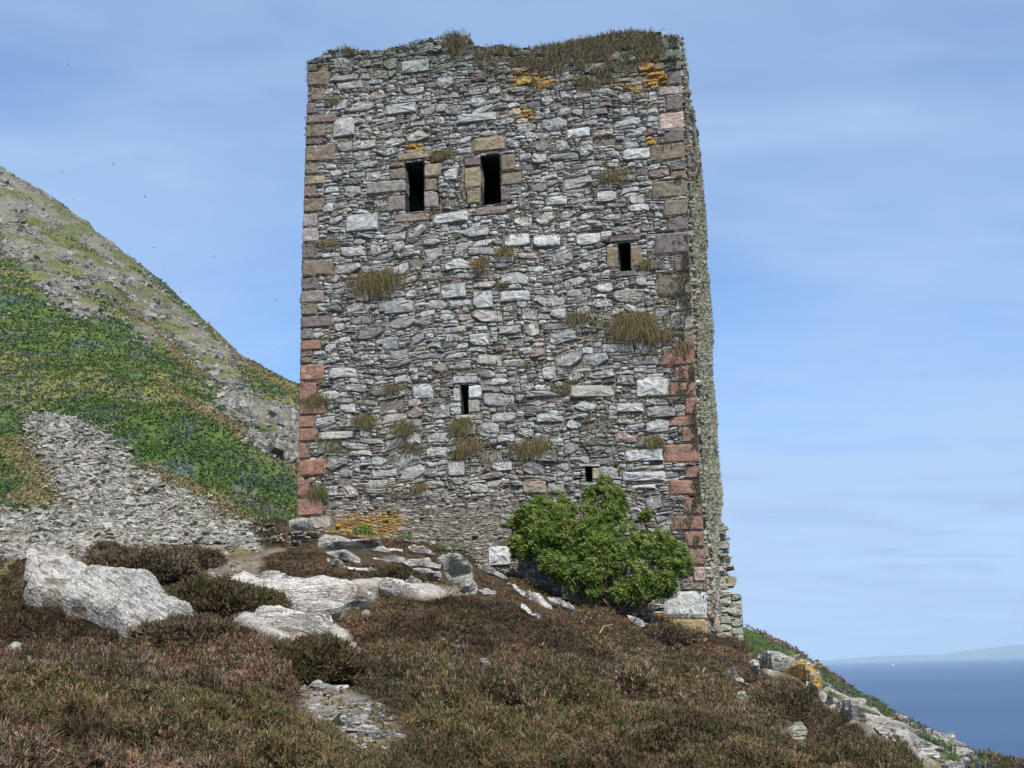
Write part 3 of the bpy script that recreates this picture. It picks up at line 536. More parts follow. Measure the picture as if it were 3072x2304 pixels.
# the core of the wall behind the stones, with the openings cut through it
def core(acc, T, ua, ub, va, vtf, holes, th, nstep=26, m=1, mat=0):
    us = sorted(set([ua, ub]+[h[0] for h in holes]+[h[2] for h in holes]+list(np.linspace(ua, ub, nstep)))); vs = sorted(set([va]+[h[1] for h in holes]+[h[3] for h in holes]+list(np.arange(va+.5, VT+1, .5))))
    keep = {}
    top = {u: vtf(u) for u in us}
    for i in range(len(us)-1):
        for j in range(len(vs)):
            v0 = vs[j]; v1 = vs[j+1] if j+1 < len(vs) else 99
            um = (us[i]+us[i+1])/2; 
            if any(h[0] <= um <= h[2] and h[1] <= (v0+min(v1, 98))/2 <= h[3] for h in holes): continue
            a0, a1 = min(v1, top[us[i]]), min(v1, top[us[i+1]])
            if a0 <= v0+1e-6 and a1 <= v0+1e-6: continue
            b0, b1 = max(a0, v0), max(a1, v0); last = v1 >= min(top[us[i]], top[us[i+1]]); 
            f = [T(us[i], v0, 0), T(us[i+1], v0, 0), T(us[i+1], b1, 0), T(us[i], b0, 0)]; k = [T(us[i], v0, -th), T(us[i+1], v0, -th), T(us[i+1], b1, -th), T(us[i], b0, -th)]
            V = [tuple(p) for p in f+k]; Fc = [[0, 1, 2, 3], [5, 4, 7, 6]]
            if last: Fc.append([3, 2, 6, 7])
            if v1 in [h[1] for h in holes] and any(h[0] <= um <= h[2] and abs(h[1]-v1) < 1e-6 for h in holes): Fc.append([3, 2, 6, 7])
            if any(h[0] <= um <= h[2] and abs(h[3]-v0) < 1e-6 for h in holes): Fc.append([1, 0, 4, 5])
            if i == 0 or any(abs(h[2]-us[i]) < 1e-6 and h[1] <= (v0+min(v1, 98))/2 <= h[3] for h in holes): Fc.append([0, 3, 7, 4])
            if i == len(us)-2 or any(abs(h[0]-us[i+1]) < 1e-6 and h[1] <= (v0+min(v1, 98))/2 <= h[3] for h in holes): Fc.append([2, 1, 5, 6])
            if j == 0: Fc.append([1, 0, 4, 5])
            acc.add(V, Fc, (.2, .18, .15, 0), (.1, .2, 0, 0), m)
hl = [HOLES[k] for k in HOLES]
ulm, urm = float(ul(2)), 0.
# outline of the core follows the leaning edges
def T_core(u, v, w_):
    a = (u-ulm)/(0-ulm); uu = float(ul(v))+.03+a*(float(ur(v))-.03-float(ul(v))-.03)
    if any(abs(u-h[0]) < 1e-4 or abs(u-h[2]) < 1e-4 for h in hl2): uu = u
    return fpt(uu, v, w_)
hl2 = [(h[0]-min(.34, (h[2]-h[0])*1.6), h[1]-.03, h[2]+min(.34, (h[2]-h[0])*1.6), h[3]+.05) for h in hl]
core(acc, T_core, ulm, 0, vb, lambda u: float(vtop(u))-.06, hl2, 1.15)
front = reparent(acc.build('front_wall', [M_ST, M_MO])); tag(front, None)
for b in BLK: reparent(blocky('corner_stone', b[1], b[2]*.6, b[3], b[4], b[5]))
for nm, k, lab, fs in WIN:
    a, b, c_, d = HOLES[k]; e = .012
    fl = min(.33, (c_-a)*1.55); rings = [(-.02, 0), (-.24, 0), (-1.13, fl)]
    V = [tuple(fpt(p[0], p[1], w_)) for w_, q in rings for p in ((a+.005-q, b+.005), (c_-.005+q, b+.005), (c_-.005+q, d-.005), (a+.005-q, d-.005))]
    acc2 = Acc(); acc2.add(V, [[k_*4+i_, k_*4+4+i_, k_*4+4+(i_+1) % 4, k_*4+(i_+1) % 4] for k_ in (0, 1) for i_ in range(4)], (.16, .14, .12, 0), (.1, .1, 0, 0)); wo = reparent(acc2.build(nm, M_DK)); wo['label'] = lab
    for f in fs:
        ob = blocky(f[0], ftags(f)[1], .05 if f[0] != 'lintel' else .06, f[2], (.35, .15, 0, 0), .35 if f[0] == 'sill' and k in ('w1', 'w2') else 0, depth=.28); kid(ob, wo)
# side wall (right), far side and left side
HS = 6.6
C0 = lambda v: fpt(float(ur(v)), v, 0)
def T_side(s, v, w_): return C0(v)+SB*s+NS*(w_+sstep(4.2, 6.6, np.float64(s))*.36*(float(fbm(v*.9, s*.4, 0, 3, 66))-.75))
def top_side(s): return float(np.interp(s, [0, .6, 2, 4, 5.5, 6.6], [vtop(0)-.1, vtop(0)-.25, vtop(0)-.55, vtop(0)-.7, vtop(0)-1.2, vtop(0)-1.3]))+.14*float(fbm(s*1.4, 3.3, 0, 3, 5))
acs = Acc()
ss = pack(.05, vb-1.5, HS, vtop(0), lambda U, V: V > np.vectorize(top_side)(U)-.03, cu=.05, cv=.035, nbig=120, bigr=((6, 12), (4, 8)))
for (a, b, c_, d) in ss:
    P = poly_rect(a+.006, b+.006, c_-.006, d-.006, cut=.34, jit=.2); low = b < 3 and a > 3.5
    if random.random() < .06: continue
    k = random.random(); cc = (.34, .32, .26) if k < .5 else ((.42, .4, .35) if k < .75 else (.36, .25, .18)); jj = .7+.5*random.random(); cc = tuple(q*jj for q in cc)
    stone(acs, P, .03+.08*random.random()**1.5+(.16*random.random() if low else 0), cc, (.45, .75 if b > 2 else .4, 0, 0), T_side, alpha=.35 if b < 3 else .12)
core(acs, T_side, .04, HS, vb-1.5, top_side, [], 1.1, 16)

for (x0, y0, x1, y1, hh_) in [(2140, 1612, 2168, 1626, .16), (2142, 1640, 2172, 1662, .2), (2140, 1668, 2176, 1690, .24), (2138, 1696, 2184, 1712, .3), (2136, 1722, 2160, 1748, .16), (2150, 1730, 2196, 1762, .38), (2138, 1780, 2158, 1794, .12)]:
    zz = [ray(x0, q)[2]/ray(x0, q)[1]*27.2 for q in (y0, y1)]; s0 = 5.0+random.random()*.4
    stone(acs, poly_rect(s0, zz[1], s0+.9, zz[0], cut=.3, jit=.2), hh_, (.36, .33, .25), (.3, .4, 0, 0), T_side, alpha=.55)
side = reparent(acs.build('side_wall', [M_ST, M_MO]))
UL = lambda v: fpt(float(ul(v)), v, 0); NL = -NS
acl = Acc()
def T_left(s, v, w_): return UL(v)+SB*(HS-s)+NL*w_
top_left = lambda s: float(vtop(ul(8)))-.1-.1*(HS-s)+.15*float(fbm(s*1.4, 9.3, 0, 3, 5))
for (a, b, c_, d) in pack(.05, vb-.5, HS-.05, float(vtop(ulm)), lambda U, V: V > np.vectorize(top_left)(U)-.03, cu=.06, cv=.045, nbig=100, bigr=((5, 9), (3, 6))):
    stone(acl, poly_rect(a+.006, b+.006, c_-.006, d-.006), .02+.04*random.random(), rub_col(), (.5, .3, 0, 0), T_left, alpha=.15)
core(acl, T_left, 0, HS-.04, vb-1, top_left, [], 1.1, 12)
reparent(acl.build('left_wall', [M_ST, M_MO]))
# back wall with a window seen through the small front window
d3 = ray(1862, 800); back0 = CR0+SB*HS; t3 = (NF@(back0))/(NF@d3); p3 = d3*t3; ub3 = float((p3-back0)@UX)
d3i = d3*((NF@(back0-NF*-1.1*0))/(NF@d3)); print('back opening', ub3, p3[2])
acb = Acc(); T_back = lambda u, v, w_: back0+UX*(-u)+np.array([0, 0, v])-NF*w_
bu = -ub3; topb = lambda u: float(vtop(0))-1.4+.3*float(fbm(u, 1.3, 0, 3, 9))
core(acb, T_back, 1.1*0, -ulm, vb-1, topb, [(bu-.02, p3[2]-.5, bu+.17, p3[2]+.12)], 1.0, 12)
reparent(acb.build('back_wall', [M_ST, M_MO]))
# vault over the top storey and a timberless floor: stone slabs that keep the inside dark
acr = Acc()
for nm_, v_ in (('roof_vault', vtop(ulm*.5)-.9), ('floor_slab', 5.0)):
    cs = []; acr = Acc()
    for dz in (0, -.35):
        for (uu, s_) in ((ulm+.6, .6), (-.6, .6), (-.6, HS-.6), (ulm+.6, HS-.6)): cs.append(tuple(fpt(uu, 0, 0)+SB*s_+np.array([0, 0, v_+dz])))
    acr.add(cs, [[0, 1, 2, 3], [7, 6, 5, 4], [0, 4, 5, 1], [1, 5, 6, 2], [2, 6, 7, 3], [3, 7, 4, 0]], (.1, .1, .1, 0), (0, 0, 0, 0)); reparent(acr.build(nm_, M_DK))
# broken stub of a cross wall at the far end of the side face
acq = Acc()
def T_stub(s, v, w_): return T_side(3.4, v, 0)+NS*s-SB*w_
stv = lambda s: float(face(2150, 1770)[1])+.15-.25*abs(s-.25)
sv0 = vb-2
q0 = T_side(3.4, 0, 0)
for (a, b, c_, d) in pack(0, sv0, .5, stv(.2), lambda U, V: V > np.vectorize(stv)(U), cu=.05, cv=.04, nbig=5, bigr=((4, 8), (3, 6))):
    stone(acq, poly_rect(a+.003, b+.003, c_-.003, d-.003, cut=.4, jit=.3), .02+.06*random.random(), (.4, .41, .33), (.4, .6, 0, 0), T_stub, alpha=.1)
core(acq, T_stub, 0, .48, sv0, stv, [], .7, 5)
reparent(acq.build('wall_stub', [M_ST, M_MO]))
# bushy grey-green lichen standing off the exposed side face, the right corner and the wall head
def flakes(n, fn, size, cols):
    V = []; Fc = []; C = []
    for i in range(n):
        p, nrm, k = fn(); c = cols[random.randrange(len(cols))]; j = .75+.5*random.random()
        for q in range(3):
            a = np.array([random.gauss(0, 1) for _ in range(3)]); a = a/np.linalg.norm(a); b = np.cross(a, nrm); b = b/(np.linalg.norm(b)+1e-6); tip = nrm*(.6+random.random())+a*.7; s_ = size*k*(.5+random.random())
            o = len(V); V += [tuple(p-b*s_*.4), tuple(p+b*s_*.4), tuple(p+tip*s_)]; Fc.append([o, o+1, o+2]); C += [(c[0]*j, c[1]*j, c[2]*j, 1)]*3
    return V, Fc, C
LC = [(.36, .37, .27), (.28, .3, .21), (.44, .43, .33), (.2, .22, .16), (.38, .31, .2)]
def f_side():
    while 1:
        s_ = random.random()*HS; v = vb+.2+random.random()*(vtop(0)-vb)
        if fbm(s_*1.8, v*1.5, 0, 3, 67) < (.36 if v > 3 else .5): continue
        if v < top_side(s_) and random.random() < (.25+.75*sstep(1., 5., np.float64(v))): return T_side(s_, v, .05), NS, 1.
V, Fc, C = flakes(22000, f_side, .034, LC)
def f_top():
    u = ulm*random.random(); v = float(vtop(u)); return fpt(u, v-.12+.1*random.random()-.6*random.random()**3, .05-1.0*random.random()**2), np.array([NF[0]*.5, NF[1]*.5, .8]), .8
V2, F2, C2 = flakes(12000, f_top, .028, [(.12, .14, .1), (.17, .2, .15), (.22, .23, .15), (.3, .26, .17)])
o_ = len(V); V += V2; Fc += [[a+o_ for a in f] for f in F2]; C += C2
def f_corner():
    while 1:
        v = vb+2+random.random()*(vtop(0)-vb-2); u = float(ur(v))-abs(random.gauss(0, .22))
        if fbm(u*4, v*2.2, 0, 3, 44) > .55: return fpt(u, v, .05), NF, .55
V2, F2, C2 = flakes(5000, f_corner, .028, [(.1, .12, .09), (.14, .17, .12), (.2, .22, .17)])
o_ = len(V); V += V2; Fc += [[a+o_ for a in f] for f in F2]; C += C2
def f_moss():
    while 1:
        v = vb+1+random.random()*(vtop(-3)-vb-1); u = ulm*random.random(); P_ = fpt(u, v, 0); x, y = proj(P_); k = float(fbm(u*1.1, v*4.5, 0, 4, 131, .6))+.09*math.exp(-((y-1330)/45.)**2)*(x < 1500)+.07*math.exp(-((y-960)/60.)**2)*(x > 1600)+.05*math.exp(-((y-1190)/60.)**2)-.03
        if k > .57 and not any(a-.05 < u < c_+.05 and b-.03 < v < d+.03 for a, b, c_, d in HOLES.values()): return fpt(u, v, .035), NF*.6+np.array([0, 0, -.3]), .8
V2, F2, C2 = flakes(11000, f_moss, .034, [(.24, .19, .1), (.17, .15, .07), (.13, .14, .06), (.3, .24, .14), (.2, .14, .08)])
mo_ = reparent(mk('joint_moss', V2, F2, M_HE, C2)); mo_['kind'] = 'stuff'; mo_['label'] = 'dry moss and grass matting in the joints of the front wall'
lo = reparent(mk('lichen', V, Fc, M_HE, C)); lo['kind'] = 'stuff'; lo['label'] = 'grey green bushy lichen covering the side wall and wall head'
#@@PART3
# ------------------------------------------------------------------ sea, far land, air
SEA = -80.
def sea_mat():
    s = NT('sea_water', .38, .5); s.b.inputs['Base Color'].default_value = (.03, .075, .16, 1); s.b.inputs['IOR'].default_value = 1.2
    n = s.noise(.05, 8, .7, scale=(.35, 1, 1)); n2 = s.noise(.0011, 5, .6, scale=(.3, 1, 1)); s.bump(n, 6., .8)
    c = s.mix(s.rng(n2, .35, .65), c4(.025, .062, .14), c4(.04, .085, .17)); return s.out(c)
e = 62000.
tag(mk('sea', [(-e, -2000, SEA), (e, -2000, SEA), (e, e, SEA), (-e, e, SEA)], [[0, 1, 2, 3]], sea_mat()), 'blue sea reaching to the horizon', kind='structure')
def land_mat():
    s = NT('far_land', 1, .05); n = s.noise(.0006, 5, .6); return s.out(s.mix(s.rng(n, .35, .65), c4(.05, .075, .06), c4(.11, .12, .08)))
az = np.linspace(R(-6), R(50), 220); rows = 8; V = []; 
for j in range(rows):
    d = 36000+j*900
    for i, a in enumerate(az):
        px_ = math.tan(a)*F*3+1536; e_ = math.sin(math.pi*j/(rows-1))
        top = np.interp(px_, [1400, 2430, 2600, 2780, 2830, 2960, 3072, 3400, 4200, 5600], [40, 120, 290, 300, 480, 640, 740, 800, 520, 300])*.6*(.8+.4*float(fbm(a*28, 2.2, 0, 4, 14)))
        V.append((math.tan(a)*d, d, SEA-5+e_*top))
tag(mk('far_hills', V, [[j*220+i, j*220+i+1, (j+1)*220+i+1, (j+1)*220+i] for j in range(rows-1) for i in range(219)], land_mat(), smooth=True), 'faint blue coast on the horizon', kind='structure')
def haze():
    m_ = bpy.data.materials.new('sea_air'); m_.use_nodes = True; t = m_.node_tree; t.nodes.remove(t.nodes['Principled BSDF'])
    v = t.nodes.new('ShaderNodeVolumePrincipled'); v.inputs['Color'].default_value = (.6, .8, 1, 1); v.inputs['Density'].default_value = HAZE; v.inputs['Anisotropy'].default_value = -.3
    t.links.new(v.outputs[0], t.nodes['Material Output'].inputs['Volume'])
    a, b, c, d, lo, hi = -63000, 63000, -3000, 63000, SEA-20, 700
    V = [(a, c, lo), (b, c, lo), (b, d, lo), (a, d, lo), (a, c, hi), (b, c, hi), (b, d, hi), (a, d, hi)]
    o = mk('haze', V, [[3, 2, 1, 0], [4, 5, 6, 7], [0, 1, 5, 4], [1, 2, 6, 5], [2, 3, 7, 6], [3, 0, 4, 7]], m_); tag(o, 'pale blue sea air', kind='stuff')
HAZE = 3.8e-5
haze()
def flat(name, c, rough=.6):
    s = NT(name, rough, .3); n = s.noise(4, 4, .6); c1 = tuple(q*.85 for q in c); return s.out(s.mix(n, c4(*c1), c4(*c)))
# small white ship far out
d_ = ray(2645, 1973); k_ = 13000.; sp_ = d_*k_; ship = empty('ship', (float(sp_[0]), k_, SEA)); tag(ship, 'tiny white ship far out near the horizon', 'ship')
V = []
for (x, hw, z) in ((-16, 3, 0), (-17, 4, 5), (13, 3, 0), (15, 4, 5), (19, .3, 0), (22, .4, 6.5)): V += [(x, -hw, z), (x, hw, z)]
mk('hull', V, [[0, 2, 3, 1], [0, 1, 5, 4][::-1], [4, 5, 9, 8][::-1], [0, 4, 6, 2], [4, 8, 10, 6], [1, 3, 7, 5], [5, 7, 11, 9], [2, 6, 7, 3], [6, 10, 11, 7], [8, 9, 11, 10]], flat('ship_white', (.8, .8, .8)), parent=ship)
def boxv(x0, x1, y0, y1, z0, z1): return [(x0, y0, z0), (x1, y0, z0), (x1, y1, z0), (x0, y1, z0), (x0, y0, z1), (x1, y0, z1), (x1, y1, z1), (x0, y1, z1)]
BF = [[3, 2, 1, 0], [4, 5, 6, 7], [0, 1, 5, 4], [1, 2, 6, 5], [2, 3, 7, 6], [3, 0, 4, 7]]
mk('deckhouse', boxv(-13, -3, -3, 3, 5, 15), BF, flat('ship_house', (.8, .8, .78)), parent=ship); mk('mast', boxv(3, 3.6, -.3, .3, 5, 19), BF, flat('ship_mast', (.6, .6, .6)), parent=ship)
# gulls
BIRDS = [(187, 515), (230, 516), (340, 494), (80, 546), (435, 590), (422, 586), (645, 649), (643, 769), (609, 840), (464, 743), (541, 878), (491, 810), (499, 846), (829, 901), (832, 1046), (819, 1054), (222, 596), (205, 193)]
def gull():
    r_ = empty('seabird'); a = .62
    body = []; Fb = []; 
    for i, (x, rr) in enumerate(((-.28, .015), (-.2, .05), (-.02, .085), (.12, .065), (.2, .045), (.26, .045), (.33, .008))):
        for q in range(8): body.append((x, rr*math.cos(q*math.pi/4), rr*.9*math.sin(q*math.pi/4)))
    for i in range(6):
        for q in range(8): Fb.append([i*8+q, i*8+(q+1) % 8, (i+1)*8+(q+1) % 8, (i+1)*8+q])
    mk('body', body, Fb, G1, parent=r_, smooth=True)
    for s in (-1, 1):
        W_ = [(.12, .05*s, .03), (-.1, .05*s, .02), (.16, .32*s, .12), (-.06, .32*s, .1), (.05, .66*s, .07), (-.02, .66*s, .06)]; W2 = [(x, y, z-.012) for x, y, z in W_]
        f = [[0, 2, 3, 1], [2, 4, 5, 3]]; mk('wing', W_+W2, f+[[a_+6 for a_ in q][::-1] for q in f]+[[0, 6, 8, 2], [2, 8, 10, 4], [4, 10, 11, 5], [5, 11, 9, 3], [3, 9, 7, 1]], G2, parent=r_)
    return r_
G1, G2 = flat('gull_white', (.4, .42, .45)), flat('gull_grey', (.2, .21, .23))
g0 = gull()
def dup(o, parent=None):
    c = o.copy(); col.objects.link(c)
    if parent: c.parent = parent; c.matrix_parent_inverse = o.matrix_parent_inverse
    for ch in o.children: dup(ch, c)
    return c
for i, (x, y) in enumerate(BIRDS):
    b = g0 if i == 0 else dup(g0); p = ray(x, y)*(330+90*random.random()); b.location = p; b.rotation_euler = ((random.random()-.5)*.9, (random.random()-.5)*.3, random.random()*6.28)
    tag(b, 'tiny dark seabird gliding in the sky left of the tower', 'seabird', 'seabirds wheeling over the hillside')

# ------------------------------------------------------------------ rocks
FLAT = .45
def n_v(a): return len(a)
RPOLY = []
def relief(name, poly, base, tilt, thick, label, c=(.5, .47, .43), orange=0., group=None, cell=.05, rough=1., strata=1., dip=.12, cat=None, lift=0, yaw=0, mat=None, facets=6):
    h0 = hit(*base)
    if h0 is None: print('MISS', label); return None
    RPOLY.append((poly, h0[1])); lift = lift or (.05 if tilt > 35 else 0)
    t_ = R(tilt); yw = R(yaw); ax = np.array([math.cos(yw), math.sin(yw), 0]); bk = np.array([-math.sin(yw), math.cos(yw), 0])
    upv = bk*math.sin(t_)+np.array([0, 0, math.cos(t_)]); nrm = np.cross(upv, ax); nrm = nrm/np.linalg.norm(nrm)
    if nrm[1] > 0 and tilt < 80: nrm = -nrm
    if nrm[2] < 0: nrm = -nrm
    q = []
    for x, y in poly:
        d = ray(x, y); k = (nrm@h0)/(nrm@d); P = d*k-h0; q.append((P@ax, P@upv))
    # ragged outline
    q2 = []
    for i in range(len(q)):
        a, b = np.array(q[i]), np.array(q[(i+1) % len(q)]); L_ = np.linalg.norm(b-a); m_ = max(1, int(L_/.09))
        for k in range(m_):
            p = a+(b-a)*k/m_
            if k: p = p+np.array([random.random()-.5, random.random()-.5])*min(.09, L_*.22)
            q2.append(p)
    q2 = np.array(q2); lo, hi = q2.min(0), q2.max(0); cell = max(cell, (hi-lo).max()/95)
    gx = np.arange(lo[0]-cell, hi[0]+cell*2, cell); gy = np.arange(lo[1]-cell, hi[1]+cell*2, cell); A, B = np.meshgrid(gx, gy)
    cin = inpoly((A[:-1, :-1]+A[1:, 1:])/2, (B[:-1, :-1]+B[1:, 1:])/2, q2); sh = A.shape; idx = np.arange(A.size).reshape(sh)
    cells = np.stack([idx[:-1, :-1], idx[:-1, 1:], idx[1:, 1:], idx[1:, :-1]], -1)[cin]
    use, inv = np.unique(cells, return_inverse=True); cells = inv.reshape(-1, 4); a = A.ravel()[use].copy(); b = B.ravel()[use].copy()
    ed = {}
    for f in cells:
        for i in range(4): e2 = (f[i], f[(i+1) % 4]); ed[e2] = 1
    bnd = [e2 for e2 in ed if (e2[1], e2[0]) not in ed]; bv = np.unique(np.array(bnd).ravel())
    for v in bv:
        best = 1e9
        for i in range(len(q2)):
            p0, p1 = q2[i], q2[(i+1) % len(q2)]; e3 = p1-p0; t = min(1, max(0, ((a[v]-p0[0])*e3[0]+(b[v]-p0[1])*e3[1])/max(e3@e3, 1e-9))); pp = p0+e3*t; dd = (pp[0]-a[v])**2+(pp[1]-b[v])**2
            if dd < best: best = dd; bp = pp
        a[v], b[v] = bp
    d = edist(a, b, q2); d[bv] = 0; dm = max(thick*FLAT, .04); t = np.clip(d/dm, 0, 1); prof = np.sqrt(1-(1-t)**2); s0 = random.random()*40
    ph = (b+a*dip)*7+fbm(a*2+s0, b*2, 0, 3, 7)*3; fr_ = ph-np.floor(ph); st = (sstep(0, .75, fr_)-fr_)*.5
    rgd = np.abs(fbm(a*1.5+s0, b*6+a*dip*6, 0, 4, 9)-.5)
    hgt = thick*prof*(.55+.9*fbm(a*1.1+s0, b*1.6, 0, 4, 8))+strata*prof*(st*.10-rgd*.22*min(1, thick*3))+rough*prof*(fbm(a*9+s0, b*14, 0, 3, 3)-.5)*.05
    ca, cb, sa, sb_ = a.mean(), b.mean(), np.ptp(a)*.5+.01, np.ptp(b)*.5+.01; pl = np.full(n_v(a), 9.)
    for k in range(facets):
        t2 = random.random()*6.283; g_ = .25+.75*random.random(); pl = np.minimum(pl, thick*(.75+.35*random.random())+thick*g_*(((a-ca)/sa)*math.cos(t2)+((b-cb)/sb_)*math.sin(t2)))
    hgt = np.minimum(hgt, np.maximum(pl, thick*.12)*prof+rough*prof*(fbm(a*7+s0, b*9, 0, 4, 13)-.5)*.07); wv_ = fbm(a*.9+s0, b*1.2, 0, 2, 12)*5; hgt = hgt+rough*prof*thick*.35*(np.abs((wv_ % 2)-1)-.5)
    PF = h0+a[:, None]*ax+b[:, None]*upv+nrm*(hgt+lift)[:, None]; n_ = len(PF)
    PB = h0+a[:, None]*ax+b[:, None]*upv-nrm*(thick*.8*prof+.02)[:, None]; V = np.vstack([PF, PB]); Fc = [list(f) for f in cells]+[[f[3]+n_, f[2]+n_, f[1]+n_, f[0]+n_] for f in cells]+[[e2[1], e2[0], e2[0]+n_, e2[1]+n_] for e2 in bnd]
    # outward test
    p0, p1, p2 = V[cells[0][0]], V[cells[0][1]], V[cells[0][2]]
    if np.cross(p1-p0, p2-p1)@nrm < 0: Fc = [f[::-1] for f in Fc]
    jit = 1+(fbm(a*2, b*3, s0, 3, 4)-.5)*.3; C = np.c_[np.outer(jit, c), np.full(n_, orange)]; C = np.vstack([C, C])
    o = mk(name, V-h0, Fc, mat or M_RK, C, smooth=False); o.location = h0; tag(o, label, cat or name.replace('_', ' '), group); 
    return o
W1, W2_, GY_ = (.61, .565, .52), (.5, .475, .43), (.4, .4, .35)
Z4 = lambda pts: Q(800, 1550, s4, pts)
Z6 = lambda pts: Q(2100, 1600, s6, pts)
Z7 = lambda pts: Q(860, 1750, s7, pts)
Z2 = lambda pts: Q(0, 1150, s2, pts)
Zb = lambda pts: Q(1450, 1350, 800/2212, pts)
relief('boulder', Z2([(200, 1230), (260, 1190), (370, 1195), (500, 1260), (640, 1350), (800, 1430), (960, 1470), (1100, 1520), (1290, 1600), (1400, 1670), (1440, 1720), (1250, 1770), (1100, 1960), (950, 1900), (830, 1800), (700, 1760), (560, 1720), (400, 1690), (190, 1600), (190, 1350)]), (300, 1900), 52, .42, 'big pale boulder sloping down to the right through the heather at far left', (.5, .48, .44), dip=-.5, cell=.05, rough=1.8, mat=M_RB, strata=.5, facets=9)
relief('boulder', Z2([(200, 1400), (240, 1240), (330, 1215), (470, 1320), (460, 1430), (400, 1520), (300, 1600), (180, 1560)]), (150, 1850), 18, .3, 'head of rock at the upper end of the big left boulder, coloured dark for its shaded side', (.3, .28, .25), dip=.4, mat=M_RB, facets=9)  # shade on the left-facing facets put into a darker rock colour
relief('rock_outcrop', Z4([(-260, 470), (-120, 440), (0, 500), (180, 480), (150, 540), (300, 545), (440, 540), (600, 545), (700, 555), (780, 590), (740, 612), (640, 610), (560, 640), (300, 640), (200, 650), (0, 640), (-150, 600), (-280, 540)]), (900, 1815), 66, .22, 'broad white slab lying flat in the middle of the knoll below the tower', W1)
relief('rock_outcrop', Z4([(-200, 600), (0, 625), (200, 650), (400, 640), (560, 660), (580, 680), (420, 720), (310, 700), (470, 755), (300, 760), (0, 745), (-160, 700)]), (900, 1850), 64, .16, 'stepped pale ledge just below the broad white slab', W2_)
relief('rock_outcrop', Z4([(-100, 750), (0, 745), (150, 770), (280, 785), (380, 840), (540, 905), (520, 925), (420, 938), (330, 900), (260, 860), (120, 870), (-60, 840)]), (950, 1920), 58, .25, 'pinkish tongue of rock ending above the dark heather bush', W1)
relief('rock_outcrop', Z4([(380, 230), (385, 160), (430, 128), (530, 140), (620, 175), (760, 170), (850, 185), (840, 212), (640, 238), (480, 245)]), (1000, 1648), 20, .22, 'rounded pale grey slab against the foot of the tower wall', W2_)
relief('rock_outcrop', Z4([(430, 262), (560, 255), (640, 275), (690, 310), (690, 345), (600, 320), (500, 300)]), (1050, 1690), 35, .2, 'curved layered rock left of the path to the tower foot', W2_, dip=.5)
relief('rock_outcrop', Z4([(450, 300), (560, 330), (600, 380), (540, 382), (470, 350), (440, 320)]), (1020, 1706), 35, .15, 'pale green tinted slab under the curved layered rock', GY_)
relief('rock_outcrop', Z4([(590, 385), (720, 390), (820, 408), (870, 430), (868, 460), (800, 440), (680, 410), (600, 402)]), (1110, 1728), 40, .12, 'thin white ledge running right beneath the curved rock', W1)
relief('rock_outcrop', Z4([(700, 310), (960, 320), (1200, 315), (1215, 345), (1190, 370), (1000, 355), (860, 345), (720, 335)]), (1200, 1698), 45, .14, 'low pale ledge in front of the mortared wall foot', W1)
relief('rock_outcrop', Z4([(1040, 235), (1120, 235), (1210, 262), (1245, 295), (1140, 285), (1060, 262)]), (1270, 1668), 40, .12, 'small white ledge close under the tower wall', W1)
relief('rock_outcrop', Z4([(650, 250), (850, 240), (1020, 262), (1000, 275), (800, 268), (660, 270)]), (1150, 1662), 50, .1, 'narrow white ribbon of rock below the grey slab', W1)
relief('rock_ledge', Z4([(1060, 385), (1150, 380), (1280, 402), (1292, 430), (1285, 468), (1180, 455), (1060, 425)]), (1280, 1742), 12, .2, 'flat layered block with dark bedding cracks beside the upright boulder', (.5, .46, .42), dip=.1, strata=1.6)
relief('rock_ledge', Z4([(1000, 350), (1180, 340), (1290, 372), (1280, 400), (1060, 382)]), (1280, 1716), 40, .14, 'layered ledge on top of the flat cracked block', W2_)
relief('boulder', Z4([(1300, 380), (1310, 290), (1345, 262), (1440, 285), (1480, 320), (1520, 370), (1525, 450), (1450, 510), (1385, 515), (1330, 450)]), (1370, 1758), 14, .36, 'upright grey green boulder standing nearest the tower wall', (.4, .4, .35), dip=3., facets=12, rough=2.5)
relief('boulder', Z4([(1430, 545), (1425, 500), (1485, 440), (1530, 470), (1560, 520), (1545, 572), (1500, 575)]), (1400, 1783), 15, .24, 'small angular boulder at the foot of the upright one', (.42, .41, .38))
relief('boulder', Z4([(1268, 370), (1262, 300), (1310, 272), (1325, 310), (1320, 400)]), (1325, 1712), 10, .14, 'thin upright fin of rock on the left side of the upright boulder', W2_)
relief('boulder', Z4([(1030, 505), (1025, 465), (1080, 445), (1150, 475), (1140, 515), (1085, 525)]), (1235, 1762), 30, .2, 'blunt white block below the flat cracked block', W1)
relief('boulder', Z4([(910, 440), (915, 385), (935, 370), (950, 390), (945, 445)]), (1180, 1732), 8, .09, 'little white standing stone in the heather', W1)
relief('boulder', Z4([(280, 490), (285, 450), (320, 448), (360, 475), (350, 515), (310, 512)]), (925, 1758), 25, .12, 'pair sized grey stone on the left part of the knoll', W2_)
relief('rock_outcrop', Z4([(820, 510), (850, 485), (920, 515), (1030, 520), (1050, 545), (1150, 572), (1160, 598), (1050, 598), (900, 572), (825, 548)]), (1200, 1790), 55, .16, 'white slab edge where the dense heather begins', W1)
relief('rock_ledge', Z4([(1540, 362), (1600, 380), (1750, 440), (1780, 480), (1740, 472), (1640, 430), (1560, 395)]), (1500, 1738), 50, .16, 'upper length of the pale ledge running down from the upright boulder', W2_, yaw=-12)
relief('rock_ledge', Z4([(1760, 480), (1850, 530), (1960, 590), (2060, 640), (2110, 700), (2115, 725), (2040, 712), (1960, 650), (1860, 570), (1780, 510)]), (1680, 1830), 50, .2, 'long white ledge slanting down in front of the shrub', W1, yaw=-14)
